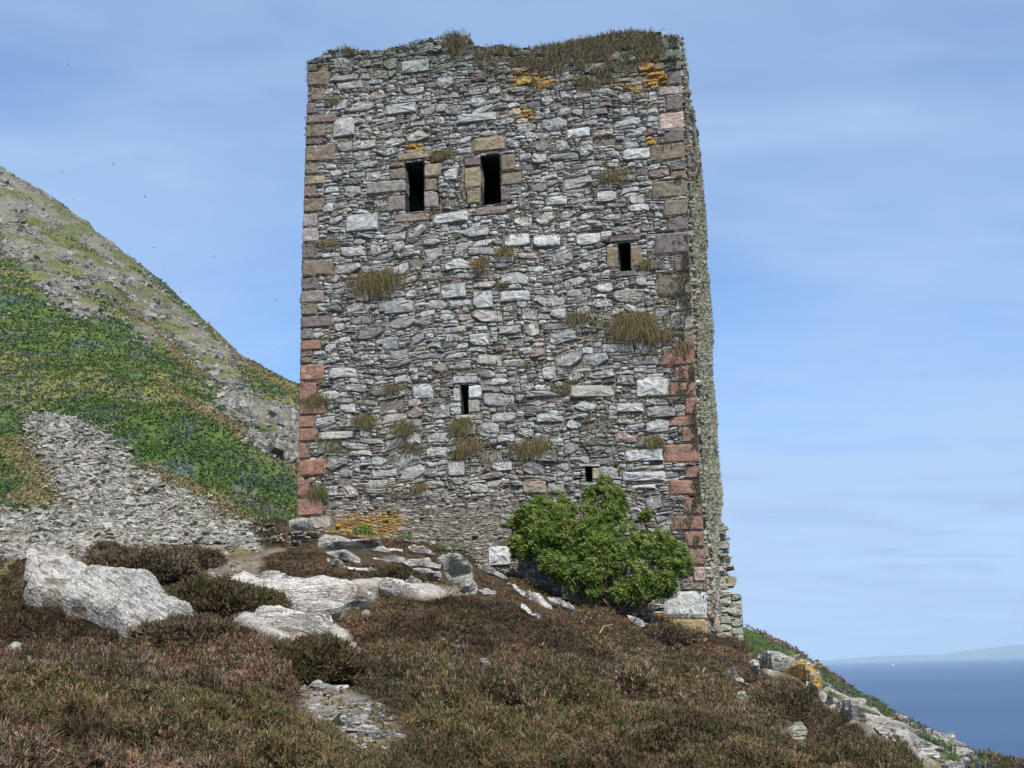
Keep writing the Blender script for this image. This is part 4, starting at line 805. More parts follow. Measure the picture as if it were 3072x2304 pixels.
relief('rock_ledge', Z4([(1880, 650), (1940, 700), (2020, 745), (2000, 765), (1930, 730), (1880, 690)]), (1600, 1858), 50, .12, 'short white ledge below the long slanting one', W1, yaw=-14)
relief('rock_ledge', Z4([(1560, 560), (1640, 560), (1690, 565), (1690, 588), (1600, 590)]), (1460, 1788), 55, .1, 'small white ledge right of the angular boulder', W1)
relief('rock_ledge', Zb([(530, 1240), (620, 1250), (700, 1290), (770, 1325), (740, 1340), (640, 1300), (550, 1262)]), (1690, 1835), 50, .1, 'narrow white ledge just left of the shrub stems', W1, yaw=-12)
relief('rock_ledge', Zb([(1190, 1380), (1280, 1410), (1400, 1460), (1390, 1495), (1300, 1480), (1220, 1430)]), (1930, 1885), 40, .14, 'white ledge below the right half of the shrub', W1, yaw=-12)
relief('stone', Z4([(1560, 1068), (1620, 1068), (1660, 1115), (1610, 1128), (1580, 1090)]), (1455, 2005), 40, .07, 'single white stone lying in the middle of the heather', W1, cell=.02)
relief('stone', Z4([(700, 735), (705, 700), (735, 685), (765, 700), (755, 735)]), (1098, 1848), 30, .1, 'white stone in the heather right of the stepped ledge', W1, cell=.02)
relief('stone', Z4([(1280, 900), (1310, 900), (1320, 925), (1290, 925)]), (1330, 1925), 30, .05, 'smallest white stone in the heather above the middle', W1, cell=.015)
relief('stone', [(0, 1985), (60, 1950), (105, 1948), (90, 1975), (20, 1995)], (40, 1985), 50, .1, 'pale green stone at the left edge of the heather', (.45, .47, .37), cell=.02)
for pts, b_, lab in [([(230, 935), (300, 922), (350, 945), (385, 985), (330, 998), (240, 975)], (950, 2085), 'largest pale stone at the upper end of the bare path'), ([(470, 1245), (530, 1245), (555, 1280), (520, 1305), (480, 1290)], (1035, 2185), 'pale stone on the left edge of the bare path'),
                     ([(520, 1330), (560, 1312), (612, 1322), (600, 1340)], (1045, 2198), 'flat pale stone beside the left edge of the bare path'), ([(640, 1395), (650, 1355), (740, 1348), (830, 1370), (845, 1398), (760, 1408)], (1105, 2218), 'long blue grey stone at the near end of the bare path'),
                     ([(690, 1215), (700, 1165), (760, 1150), (765, 1195), (740, 1220)], (1100, 2157), 'pale stone in the middle of the bare path'), ([(820, 1250), (835, 1222), (865, 1230), (860, 1255)], (1140, 2170), 'small pale stone at the right side of the bare path'), ([(475, 995), (480, 975), (510, 978), (508, 1000)], (1025, 2083), 'small round stone right of the largest path stone')]:
    relief('path_stone', Z7(pts), b_, 60, .035, lab, W2_, group='pale stones on the bare path', cell=.015, cat='stone', rough=.5, strata=.3)
relief('boulder', [(866, 1580), (868, 1560), (905, 1552), (938, 1560), (942, 1578), (915, 1592), (890, 1590)], (890, 1612), 8, .25, 'pale boulder jammed under the lower left corner of the tower', (.42, .41, .36))
for k, (x0, y0, x1, y1) in enumerate([(864, 1592, 960, 1606), (862, 1606, 935, 1620), (858, 1620, 905, 1634)]):
    relief('rock_slab', [(x0, y0+4), (x0+30, y0), (x1, y0+3), (x1-6, y1), (x0+20, y1)], (x0+20, y1+6), 10, .16, ['upper', 'middle', 'lowest'][k]+' thin slab stacked under the lower left corner of the tower', (.4, .39, .34), cell=.03)
relief('rock_outcrop', Z6([(395, 850), (480, 835), (570, 850), (660, 878), (660, 930), (560, 960), (500, 985), (420, 920)]), (2330, 2020), 45, .3, 'grey broken rock on the right shoulder, behind the pale standing rock', (.45, .43, .37), orange=.35, yaw=-15)
relief('rock_outcrop', Z6([(655, 885), (750, 880), (765, 920), (720, 940), (660, 915)]), (2410, 2002), 25, .22, 'flat topped block with orange side at the top of the right skyline', (.6, .58, .52), orange=.5)
relief('rock_outcrop', Z6([(500, 960), (640, 930), (780, 940), (830, 1000), (820, 1080), (880, 1120), (800, 1120), (740, 1030), (620, 1000), (510, 995)]), (2420, 2060), 45, .3, 'rocks crusted with orange lichen on the right shoulder', (.45, .4, .33), orange=.95, yaw=-20)
relief('boulder', Z6([(330, 880), (360, 858), (402, 870), (412, 960), (380, 968), (350, 940)]), (2268, 2030), 10, .25, 'pale standing rock at the top of the right slope', (.5, .49, .43), dip=3)
relief('rock_outcrop', Z6([(730, 1030), (800, 1060), (850, 1140), (960, 1190), (1000, 1240), (900, 1230), (820, 1170), (760, 1130)]), (2470, 2120), 45, .25, 'upper white rock of the band down the right slope', W1, orange=.3, yaw=-20, strata=.3)
relief('rock_outcrop', Z6([(940, 1190), (1050, 1200), (1130, 1260), (1190, 1320), (1180, 1345), (1060, 1320), (980, 1270), (920, 1230)]), (2580, 2180), 45, .22, 'middle white rock of the band down the right slope', W1, yaw=-20)
relief('rock_outcrop', Z6([(1190, 1340), (1270, 1360), (1340, 1400), (1345, 1455), (1280, 1430), (1210, 1370)]), (2650, 2225), 40, .2, 'lower white rock of the band down the right slope', W2_, yaw=-20)
relief('rock_outcrop', Z6([(1340, 1440), (1500, 1470), (1600, 1510), (1660, 1540), (1640, 1570), (1520, 1540), (1400, 1490)]), (2780, 2275), 45, .2, 'lowest white rock of the band near the bottom right', W1, yaw=-20, strata=.3)
relief('rock_outcrop', Z6([(590, 1400), (610, 1350), (700, 1355), (735, 1385), (715, 1450), (680, 1490), (650, 1450)]), (2395, 2245), 50, .14, 'pale lichened rock showing through the heather at lower right', (.45, .44, .35), rough=2)
relief('rock_outcrop', Z6([(130, 965), (220, 970), (290, 1015), (380, 1080), (330, 1060), (200, 1010)]), (2200, 2045), 50, .14, 'low greenish rock in the heather right of the tower corner', (.42, .41, .33), rough=2)
relief('rock_outcrop', Z6([(240, 1160), (260, 1100), (320, 1110), (330, 1180), (270, 1190)]), (2225, 2115), 50, .12, 'mottled rock patch halfway down the right heather', (.38, .37, .3), rough=2)

# ------------------------------------------------------------------ scattered cover
def boxes(Cn, D, Yw, TX, TY, jit):
    n_ = len(Cn); s_ = np.array([(-1, -1, -1), (1, -1, -1), (1, 1, -1), (-1, 1, -1), (-1, -1, 1), (1, -1, 1), (1, 1, 1), (-1, 1, 1)])*.5
    L_ = s_[None]*(1+rng.uniform(-jit, jit, (n_, 8, 3)))*D[:, None, :]
    cx, sx, cy, sy, cz, sz = np.cos(TX), np.sin(TX), np.cos(TY), np.sin(TY), np.cos(Yw), np.sin(Yw)
    x, y, z = L_[..., 0], L_[..., 1], L_[..., 2]
    y, z = y*cx[:, None]-z*sx[:, None], y*sx[:, None]+z*cx[:, None]; x, z = x*cy[:, None]+z*sy[:, None], -x*sy[:, None]+z*cy[:, None]; x, y = x*cz[:, None]-y*sz[:, None], x*sz[:, None]+y*cz[:, None]
    V = np.stack([x, y, z], -1)+Cn[:, None, :]; Fc = (np.array(BF)[None]+(np.arange(n_)*8)[:, None, None]).reshape(-1, 4); return V.reshape(-1, 3), Fc
def scat(n_, xr, yr, wy=0):
    y = yr[0]*(yr[1]/yr[0])**rng.random(n_) if wy else rng.uniform(yr[0], yr[1], n_)
    x = rng.uniform(xr[0], xr[1], n_)*(y if wy else 1); return x, y
def tower_in(x, y, pad=.1):
    a = (x-CR0[0])*UX[0]+(y-CR0[1])*UX[1]; b = -((x-CR0[0])*NF[0]+(y-CR0[1])*NF[1]); return (a > ulm-pad) & (a < pad+b*.03+.2) & (b > -pad*.3) & (b < HS+pad)
def ground_pts(x, y):
    z = H(x, y); return np.stack([x, y, z], 1)
# scree fan
x, y = scat(420000, (-.52, 0.02), (22, 60), 1); P = ground_pts(x, y); m_ = masks(np.c_[x+rng.normal(0, .3, len(x)), y+rng.normal(0, .6, len(x)), P[:, 2]])[2] > .5; P = P[m_][:80000]; n_ = len(P); print('scree', n_)
D = np.stack([rng.uniform(.1, .5, n_)**1.0, rng.uniform(.1, .42, n_), rng.uniform(.03, .11, n_)], 1)*np.clip(P[:, 1:2]/38, .4, 1.2)*(.2+.22*rng.random((n_, 1)))*(1+1.5*(rng.random((n_, 1)) < .05)); P[:, 2] += D[:, 2]*.6+.02
V, Fc = boxes(P, D, rng.uniform(0, 6.3, n_), rng.normal(-.1, .3, n_), rng.normal(.15, .3, n_), .3); b_ = rng.uniform(.27, .66, n_); C = np.stack([b_*1.0, b_*.98, b_*.86, rng.random(n_)*.2], 1).repeat(8, 0)
tag(mk('scree', V, Fc, M_RK, C), 'fan of broken grey slabs at the foot of the hillside', kind='stuff')
# crags of the hill
x, y = scat(420000, (-.52, .12), (45, 118), 1); P = ground_pts(x, y); mk_ = masks(np.c_[x+rng.normal(0, .6, len(x)), y+rng.normal(0, 1., len(x)), P[:, 2]]); kx = fbm(P[:, 0]*.5, P[:, 1]*.5, P[:, 2]*.5, 4, 79); m_ = (mk_[0] > .5) & (kx > .44); P = P[m_][:80000]; n_ = len(P); print('crag', n_)
sz = (.07+.2*rng.random(n_)**2.2+.35*(rng.random(n_) < .012)); D = sz[:, None]*np.stack([rng.uniform(.7, 1.6, n_), rng.uniform(.5, 1.1, n_), rng.uniform(.4, .9, n_)], 1); P[:, 2] += D[:, 2]*.2
V, Fc = boxes(P, D, rng.uniform(0, 6.3, n_), rng.normal(.2, .4, n_), rng.normal(.5, .35, n_), .35); b_ = rng.uniform(.16, .46, n_); C = np.stack([b_, b_*.98, b_*.9, b_*0], 1).repeat(8, 0)
tag(mk('crag_rubble', V, Fc, M_RK, C), 'broken grey crags along the upper hillside', kind='stuff')
# loose stones on bare ground
x, y = scat(60000, (-.5, .45), (6, 30), 1); P = ground_pts(x, y); mk_ = masks(P); m_ = (mk_[3] > .5) & ~tower_in(P[:, 0], P[:, 1]); P = P[m_][:1300]; n_ = len(P); print('gravel', n_)
s_ = rng.uniform(.012, .05, n_)*(1+2*(rng.random(n_) < .1)); D = s_[:, None]*np.stack([rng.uniform(.8, 1.8, n_), rng.uniform(.8, 1.4, n_), rng.uniform(.4, .7, n_)], 1)*(P[:, 1:2]/14+.4); P[:, 2] += D[:, 2]*.3
V, Fc = boxes(P, D, rng.uniform(0, 6.3, n_), rng.normal(0, .25, n_), rng.normal(0, .25, n_), .35); b_ = rng.uniform(.3, .55, n_); C = np.stack([b_, b_*.95, b_*.88, b_*0], 1).repeat(8, 0)
tag(mk('gravel', V, Fc, M_RK, C), 'loose pale stones on the bare path and trodden ground', kind='stuff')
def blades(P, hgt, wid, lean, Cc, per=3, nrm=None):
    """fine sprigs: each a narrow bent triangle pair rooted at P"""
    P = P.repeat(per, 0); n_ = len(P); hgt = np.broadcast_to(hgt, len(P)//per).repeat(per)*rng.uniform(.55, 1.25, n_); wid = np.broadcast_to(wid, n_//per).repeat(per)
    a = rng.uniform(0, 6.283, n_); dv = np.stack([np.cos(a), np.sin(a), 0*a], 1); b = a+rng.normal(1.57, .6, n_); sd_ = np.stack([np.cos(b), np.sin(b), 0*b], 1)
    ln = np.abs(rng.normal(0, lean, n_)); base = P+dv*(hgt*.35*rng.random(n_))[:, None]*.8; base[:, 2] -= .01
    mid = base+dv*(ln*hgt*.35)[:, None]+np.array([0, 0, 1])*(hgt*.55)[:, None]; tip = base+dv*(ln*hgt)[:, None]+np.array([0, 0, 1])*(hgt*np.maximum(.25, 1-ln*.4))[:, None]
    w_ = sd_*wid[:, None]*.5; V = np.stack([base-w_*.5, base+w_*.5, mid+w_, mid-w_, tip], 1).reshape(-1, 3); o = (np.arange(n_)*5)[:, None]
    Fc = np.concatenate([o+np.array([[0, 1, 2]]), o+np.array([[0, 2, 3]]), o+np.array([[3, 2, 4]])], 0); C = Cc.repeat(per, 0)*rng.uniform(.7, 1.3, (n_, 1)); return V, Fc, C.repeat(5, 0)
def pick(w_, cols):                    # mix of plant colours by weights (n, k)
    w_ = w_/w_.sum(1, keepdims=True); r_ = rng.random(len(w_)); k = (w_.cumsum(1) < r_[:, None]).sum(1); return np.array(cols)[np.minimum(k, len(cols)-1)]
def near_box(x, y, q, k): a = np.array(q); return (x > a[:, 0].min()-k) & (x < a[:, 0].max()+k) & (y > a[:, 1].min()-k) & (y < a[:, 1].max()+k)
def nearbare(P):
    x, y = proj(P); r_ = np.ones(len(P))
    for q, w_ in ((BARE[0], 130.), (BARE[1], 40.), (BARE[3], 50.), (BARE[4], 40.), (BARE[5], 50.)):
        d = np.full(len(x), 1e3); bb = near_box(x, y, q, 140); d[bb] = np.where(inpoly(x[bb], y[bb], q), 0, edist(x[bb], y[bb], q)); below = y > np.mean([p[1] for p in q]); r_ = np.minimum(r_, .12+.88*sstep(0, np.where(below, w_, w_*.4), d))
    for q, dd in RPOLY:
        d = np.full(len(x), 1e3); bb = near_box(x, y, q, 40); d[bb] = np.where(inpoly(x[bb], y[bb], q), 0, edist(x[bb], y[bb], q)); r_ = np.where(P[:, 1] < dd+2.5, np.minimum(r_, .15+.85*sstep(0, 35, d)), r_)
    return r_
HC = [(.15, .086, .048), (.10, .092, .034), (.21, .155, .115), (.06, .055, .025), (.24, .18, .09), (.19, .09, .058)]
def heath_col(x, y, n_):
    a = fbm(x*.45, y*.45, 0, 4, 101); b = fbm(x*.7, y*.7, 0, 4, 103); c = fbm(x*1.6, y*1.6, 0, 3, 107)
    w_ = np.stack([np.full(n_, .9), 1.8*sstep(.45, .6, a)+.4, 1.5*sstep(.48, .64, b)+.2, .3+1.*sstep(.5, .65, c), np.full(n_, .2), .15+.5*sstep(.5, .6, 1-a)], 1); return pick(w_, HC)
x, y = scat(400000, (-.80, .62), (4.0, 30), 1); kq = (np.abs(x/y) < .53) | (rng.random(len(x)) < .45); x, y = x[kq], y[kq]; P = ground_pts(x, y); mk_ = masks(P); cl = fbm(x*2.1, y*2.1, 0, 3, 111)
m_ = ((mk_[3] < .5) | (rng.random(len(x)) < .06)) & (mk_[2] < .5) & (mk_[4] < .5) & ~tower_in(x, y, .02) & ~((x > .36*y) & (rng.random(len(x)) < .3))
px_, py_ = proj(P)
tuftn = fbm(x*1.9, y*1.9, 0, 3, 151) < .57
for q, dd in RPOLY:
    bb = np.nonzero(near_box(px_, py_, q, 8))[0]; k_ = (inpoly(px_[bb], py_[bb], q) | (edist(px_[bb], py_[bb], q) < 7)) & (P[bb, 1] < dd+2.5) & tuftn[bb]; m_[bb[k_]] = False
P = P[m_]; cl = cl[m_]; n_ = len(P); print('heather', n_)
nb_ = nearbare(P)*(1-.5*sstep(10, 15, P[:, 1])); nb_ = np.where(P[:, 0] > .33*P[:, 1], nb_*.35, nb_); c2 = fbm(P[:, 0]*5.5, P[:, 1]*5.5, 0, 3, 119); clump = (.17*sstep(.38, .68, cl)+.13*sstep(.4, .7, c2))*nb_
P[:, 2] += clump*(.25+.75*rng.random(n_)**.5)-.01; hh = (.03+.035*rng.random(n_)+.02*(rng.random(n_) < .05))*(.55+.45*nb_)*(.75+.025*P[:, 1]); dt_ = np.abs((P[:, 0]-CR0[0])*NF[0]+(P[:, 1]-CR0[1])*NF[1]); hh *= .5+.5*sstep(0, 1, dt_)
V, Fc, C = blades(P, hh, .0018+.00058*P[:, 1], 1.3, heath_col(P[:, 0], P[:, 1], n_)*(.6+.75*sstep(.35, .65, fbm(P[:, 0]*.8, P[:, 1]*.8, 0, 4, 171)))[:, None], 6)
tag(mk('heather', V, Fc, M_HE, np.c_[C, np.ones(len(C))]), 'brown and olive heather carpeting the knoll', kind='stuff')
# thin dry grass on trodden ground and green herbs on the right slope
x, y = scat(60000, (-.5, .5), (5, 32), 1); P = ground_pts(x, y); mk_ = masks(P); gm = (mk_[4] > .5) & ((x > .1*y) | (y > 15)); bm = (mk_[3] > .5) & (rng.random(len(x)) < .5) & (fbm(x, y, 0, 3, 141) > .47); m_ = (gm | bm) & ~tower_in(x, y, .02)
P = P[m_]; gm = gm[m_]; n_ = len(P); print('grass', n_); cc = np.where(gm[:, None], pick(np.ones((n_, 4)), [(.06, .13, .025), (.1, .15, .04), (.12, .11, .2), (.2, .17, .07)]), pick(np.ones((n_, 3)), [(.26, .19, .08), (.17, .16, .05), (.2, .14, .08)]))
V, Fc, C = blades(P, np.where(gm, .08, .04), .006+.0005*P[:, 1], 1.0, cc, 5); tag(mk('grass', V, Fc, M_GS, np.c_[C, np.ones(len(C))]), 'short grass and green herbs on the trodden ground and right slope', kind='stuff')
# hillside sward with bluebells
x, y = scat(220000, (-.52, .1), (27, 118), 1); P = ground_pts(x, y); mk_ = masks(P); m_ = ((mk_[2] < .5) | (rng.random(len(x)) < .04)) & ((mk_[0] < .5) | (rng.random(len(x)) < .45)); P = P[m_]; tn_ = mk_[1][m_]; n_ = len(P); X_, Y_ = P[:, 0], P[:, 1]
a = fbm(X_*.1, Y_*.45, 0, 5, 71); b = fbm(X_*.5, Y_*.5, P[:, 2]*.5, 4, 73); nearw = sstep(60, 35, Y_)
w_ = np.stack([1.2*(1-tn_)+.1, .9*(1-tn_)+.15, .15+.9*sstep(.45, .65, a)+2.6*tn_, 1.1*sstep(.5, .64, b)*(1-tn_)+.03, .25+.6*sstep(.5, .6, 1-a)*(1-tn_)], 1)
cc = pick(w_, [(.095, .175, .045), (.17, .22, .07), (.34, .28, .15), (.16, .17, .24), (.075, .125, .045)])
V, Fc, C = blades(P, rng.uniform(.05, .15, n_)*(.7+Y_*.006), .015+.0011*Y_, 1.2, cc, 3); tag(mk('sward', V, Fc, M_GS, np.c_[C, np.ones(len(C))]), 'green sward with bluebells and dry grass on the hillside', kind='stuff')

# rounded heather bushes
def hbush(px, py, rx, ry, rz, n_, cols, label):
    n_ = int(n_*2.6); c = hit(px, py); a = rng.uniform(0, 6.283, n_); z = rng.random(n_)**.8; r_ = np.sqrt(1-z*z); d = np.stack([np.cos(a)*r_, np.sin(a)*r_, z], 1); k = .45+.95*fbm(d[:, 0]*2.2+px, d[:, 1]*2.2, d[:, 2]*2.2, 4, 5, .65)
    rz_ = rz; P = d*np.array([rx, ry, rz*.82])*k[:, None]*(.75+.25*rng.random((n_, 1))); nn = d/np.array([rx, ry, rz]); nn /= np.linalg.norm(nn, axis=1)[:, None]
    tipd = nn+rng.normal(0, .8, (n_, 3))+np.array([0, 0, .5]); tipd /= np.linalg.norm(tipd, axis=1)[:, None]; sd_ = np.cross(tipd, rng.normal(0, 1, (n_, 3))); sd_ /= np.linalg.norm(sd_, axis=1)[:, None]
    L_ = rng.uniform(.03, .085, n_)[:, None]; w_ = .005+.00045*c[1]; V = np.stack([P-sd_*w_*.5, P+sd_*w_*.5, P+tipd*L_*.6+sd_*w_*.6, P+tipd*L_*.6-sd_*w_*.6, P+tipd*L_], 1).reshape(-1, 3); o = (np.arange(n_)*5)[:, None]
    Fc = np.concatenate([o+np.array([[0, 1, 2]]), o+np.array([[0, 2, 3]]), o+np.array([[3, 2, 4]])], 0); cl_ = (np.array(cols)[rng.integers(0, len(cols), n_)]*rng.uniform(.6, 1.3, (n_, 1))).repeat(5, 0)
    r0_ = empty('heather_bush', [float(q) for q in (c[0], c[1], c[2]-.03)]); tag(r0_, label, 'heather bush')
    mk('foliage', V, Fc, M_HE, np.c_[cl_, np.ones(len(cl_))], parent=r0_)
    Vs, Fs = [], []
    for k in range(9):
        t = k*.7; tube(Vs, Fs, [(0, 0, -.05), (math.cos(t)*rx*.35, math.sin(t)*ry*.35, rz*.35), (math.cos(t)*rx*.7, math.sin(t)*ry*.7, rz*.62)], [.014, .01, .004])
    mk('woody_stems', Vs, Fs, M_TW, parent=r0_)
def tube(V, Fc, pts, rad, k=6):
    pts = [np.array(p, float) for p in pts]; o = len(V); n_ = len(pts)
    for i, p in enumerate(pts):
        d = pts[min(i+1, n_-1)]-pts[max(i-1, 0)]; d = d/(np.linalg.norm(d)+1e-9); a = np.cross(d, [.3, .2, .93]); a = a/(np.linalg.norm(a)+1e-9); b = np.cross(d, a)
        for q in range(k): V.append(tuple(p+rad[i]*(a*math.cos(q*6.2832/k)+b*math.sin(q*6.2832/k))))
    for i in range(n_-1):
        for q in range(k): Fc.append([o+i*k+q, o+i*k+(q+1) % k, o+(i+1)*k+(q+1) % k, o+(i+1)*k+q])
    Fc.append([o+q for q in range(k)][::-1]); Fc.append([o+(n_-1)*k+q for q in range(k)])
DKB = [(.10, .07, .035), (.07, .075, .025), (.13, .075, .045), (.1, .09, .035)]; BRB = [(.14, .085, .05), (.1, .07, .04), (.2, .15, .12), (.08, .08, .03)]
hbush(925, 2035, .55, .5, .42, 9000, DKB, 'dark rounded heather bush above the upper end of the bare path')
hbush(430, 1745, .95, .7, .62, 8000, BRB, 'tall tangled heather bush behind the big left boulder')
hbush(560, 1700, .7, .5, .42, 5000, BRB, 'low heather bush on the skyline in front of the scree')
hbush(640, 1835, .85, .7, .48, 8000, DKB, 'dark heather bush hanging over the right flank of the big boulder')
hbush(560, 1940, .55, .5, .38, 6000, BRB, 'heather bush covering the lower tip of the big boulder')
hbush(1180, 1745, .5, .4, .32, 4000, DKB, 'small dark heather bush left of the flat cracked block')
hbush(2000, 1925, .6, .45, .35, 5000, BRB, 'heather bush at the tower corner below the white quoin')
hbush(330, 1665, .4, .4, .3, 2500, BRB, 'small heather bush beside the head of the big boulder')

# ------------------------------------------------------------------ shrub against the wall
LOB = [(1000, 400, 150, .5), (1080, 520, 130, .6), (930, 560, 180, .7), (650, 560, 170, .8), (640, 440, 62, .5), (420, 600, 150, .9), (320, 640, 95, .8), (330, 830, 110, 1.0), (480, 750, 150, 1.1), (700, 740, 180, 1.1), (900, 720, 180, 1.1), (1010, 900, 210, 1.4), (1200, 800, 200, 1.2), (1400, 790, 170, 1.1), (1550, 900, 150, 1.1), (1640, 960, 110, 1.0), (1250, 1060, 150, 1.5), (1450, 1130, 120, 1.4), (1530, 1160, 70, 1.3), (750, 1000, 120, 1.4), (600, 950, 110, 1.3), (850, 1040, 95, 1.5), (1330, 560, 30, .3), (480, 480, 50, .6), (1000, 310, 50, .4), (950, 1170, 90, 1.5), (760, 1110, 75, 1.4), (1130, 1190, 85, 1.6), (1300, 1190, 80, 1.5), (620, 1060, 60, 1.3)]
def on_face(px, py, w_):
    d = ray(px, py); k = (NF@(CR0+NF*w_))/(NF@d); return d*k
foot = on_face(1450+1080*.3617, 1350+1310*.3617, 1.0); sh = empty('evergreen_shrub', [float(q) for q in foot]); tag(sh, 'dense bright green shrub growing against the right side of the tower wall', 'shrub')
V = []; Fc = []; C = []; sc_l = .3617/3/F*22.3
GL = [(.08, .165, .022), (.14, .23, .035), (.06, .12, .018), (.2, .27, .05), (.11, .16, .035), (.22, .21, .065)]
LOBC = []
for k in range(46):
    a0, b0, r0, w0 = LOB[random.randrange(25)]; t = random.random()*6.283; LOB.append((a0+math.cos(t)*r0*.78, b0-abs(math.sin(t))*r0*.72+r0*.1, 34+40*random.random(), w0+.1))
for (a, b, r_, w_) in LOB:
    c = on_face(1450+a*.3617, 1350+b*.3617, w_); rr = .9*r_*.3617/3/F*c[1]; LOBC.append((c, rr)); nl = int(2000*min(1, (r_/150)**2)+150)
    for k in range(int(nl/3.8)):
        d = np.array([random.gauss(0, 1) for _ in range(3)]); d /= np.linalg.norm(d)
        if d[1] > .55: d[1] *= -1
        q = .62+.42*random.random()**.7; lump = .62+.66*float(vnoise(d[0]*3+a, d[1]*3, d[2]*3+b, 6)); p = c+d*rr*q*lump*np.array([1, .8, 1])
        if -((p-CR0)@NF) > -.08 or float(vnoise(p[0]*2.6, p[1]*2.6, p[2]*2.6, 9)) < .25: continue
        tw = d*.7+np.array([0, -.1, .7])+np.array([random.gauss(0, .35) for _ in range(3)]); tw /= np.linalg.norm(tw); gcol = GL[random.randrange(6)]; jj = .75+.55*random.random()
        for i in range(6):
            ang = i*2.4+random.random(); e1 = np.cross(tw, [.2, .9, .1]); e1 /= np.linalg.norm(e1); e2 = np.cross(tw, e1); ld = (e1*math.cos(ang)+e2*math.sin(ang))*.85+tw*(.25+.5*random.random()); ld /= np.linalg.norm(ld)
            sd_ = np.cross(ld, tw); sd_ /= np.linalg.norm(sd_)+1e-6; L_ = .04+.035*random.random(); b0 = p+tw*(.02*i*.6); o = len(V)
            V += [tuple(b0-foot), tuple(b0+ld*L_*.5+sd_*L_*.2-foot), tuple(b0+ld*L_-tw*.008-foot), tuple(b0+ld*L_*.5-sd_*L_*.2-foot)]; Fc.append([o, o+1, o+2, o+3]); C += [(gcol[0]*jj, gcol[1]*jj, gcol[2]*jj, 1)]*4
print('leaves', len(Fc)); mk('crown', V, Fc, M_LF, C, parent=sh)
Vs = []; Fs = []
for i, (c, rr) in enumerate(LOBC):
    st_ = np.array([(random.random()-.5)*.5, (random.random()-.5)*.2, -.15]); e_ = c-foot; mid = st_*.55+e_*.45+np.array([(random.random()-.5)*.25, -.05, -.1]); m2 = st_*.2+e_*.8+np.array([(random.random()-.5)*.15, 0, .02])
    tube(Vs, Fs, [st_, mid, m2, e_], [.035, .025, .014, .006])
for i in range(26):
    a0 = 500+random.random()*1000; b0 = 1020+random.random()*230; p = on_face(1450+a0*.3617, 1350+b0*.3617, 1.2+random.random()*.5)-foot; st_ = np.array([p[0]*.5+(random.random()-.5)*.4, -.1, -.1+p[2]*.2]); tube(Vs, Fs, [st_, (st_+p)/2+np.array([0, -.1, .12*random.random()]), p+np.array([0, 0, .08*random.random()])], [.016, .011, .005], 5)
mk('branches', Vs, Fs, M_TW, parent=sh)

# ------------------------------------------------------------------ grass tufts rooted in the wall joints, turf on the wall head
def tuft(px, py, r_, n_, L_, gr_, label, up=.25):
    p0 = on_face(px, py, .06); V = []; Fc = []; C = []; m_ = r_/3/F*p0[1]
    for i in range(int(n_*1.9)):
        a = random.gauss(0, .5); root = UX*a*m_*1.25+np.array([0, 0, random.gauss(0, .25)*m_])-NF*.03; k = L_*(.5+.7*random.random()); dx = random.gauss(0, .45); pu = up+random.gauss(0, .35)
        d1 = NF*(.35+.5*random.random())+UX*dx+np.array([0, 0, pu]); d2 = NF*.35+UX*dx*1.1+np.array([0, 0, pu-1.25]); p1 = root+d1*k*.45; p2 = p1+d2*k*.35; p3 = p2+(d2+np.array([0, 0, -.45]))*k*.35; s_ = (UX*.8+NF*.3*random.random())*(.003+.0035*random.random()); o = len(V)
        V += [tuple(root-s_), tuple(root+s_), tuple(p1+s_), tuple(p1-s_), tuple(p2+s_*.8), tuple(p2-s_*.8), tuple(p3)]; Fc += [[o, o+1, o+2, o+3], [o+3, o+2, o+4, o+5], [o+5, o+4, o+6]]
        c = [(.36, .27, .14), (.28, .21, .11), (.14, .15, .05), (.2, .16, .08), (.2, .13, .07)][random.randrange(5)] if random.random() > gr_*.45 else (.08, .15, .03); j = .5+.6*random.random(); C += [(c[0]*j, c[1]*j, c[2]*j, 1)]*7
    o = mk('grass_tuft', V, Fc, M_GS, C); o.location = p0; tag(o, label, 'grass tuft', 'grass tufts rooted in the tower wall')
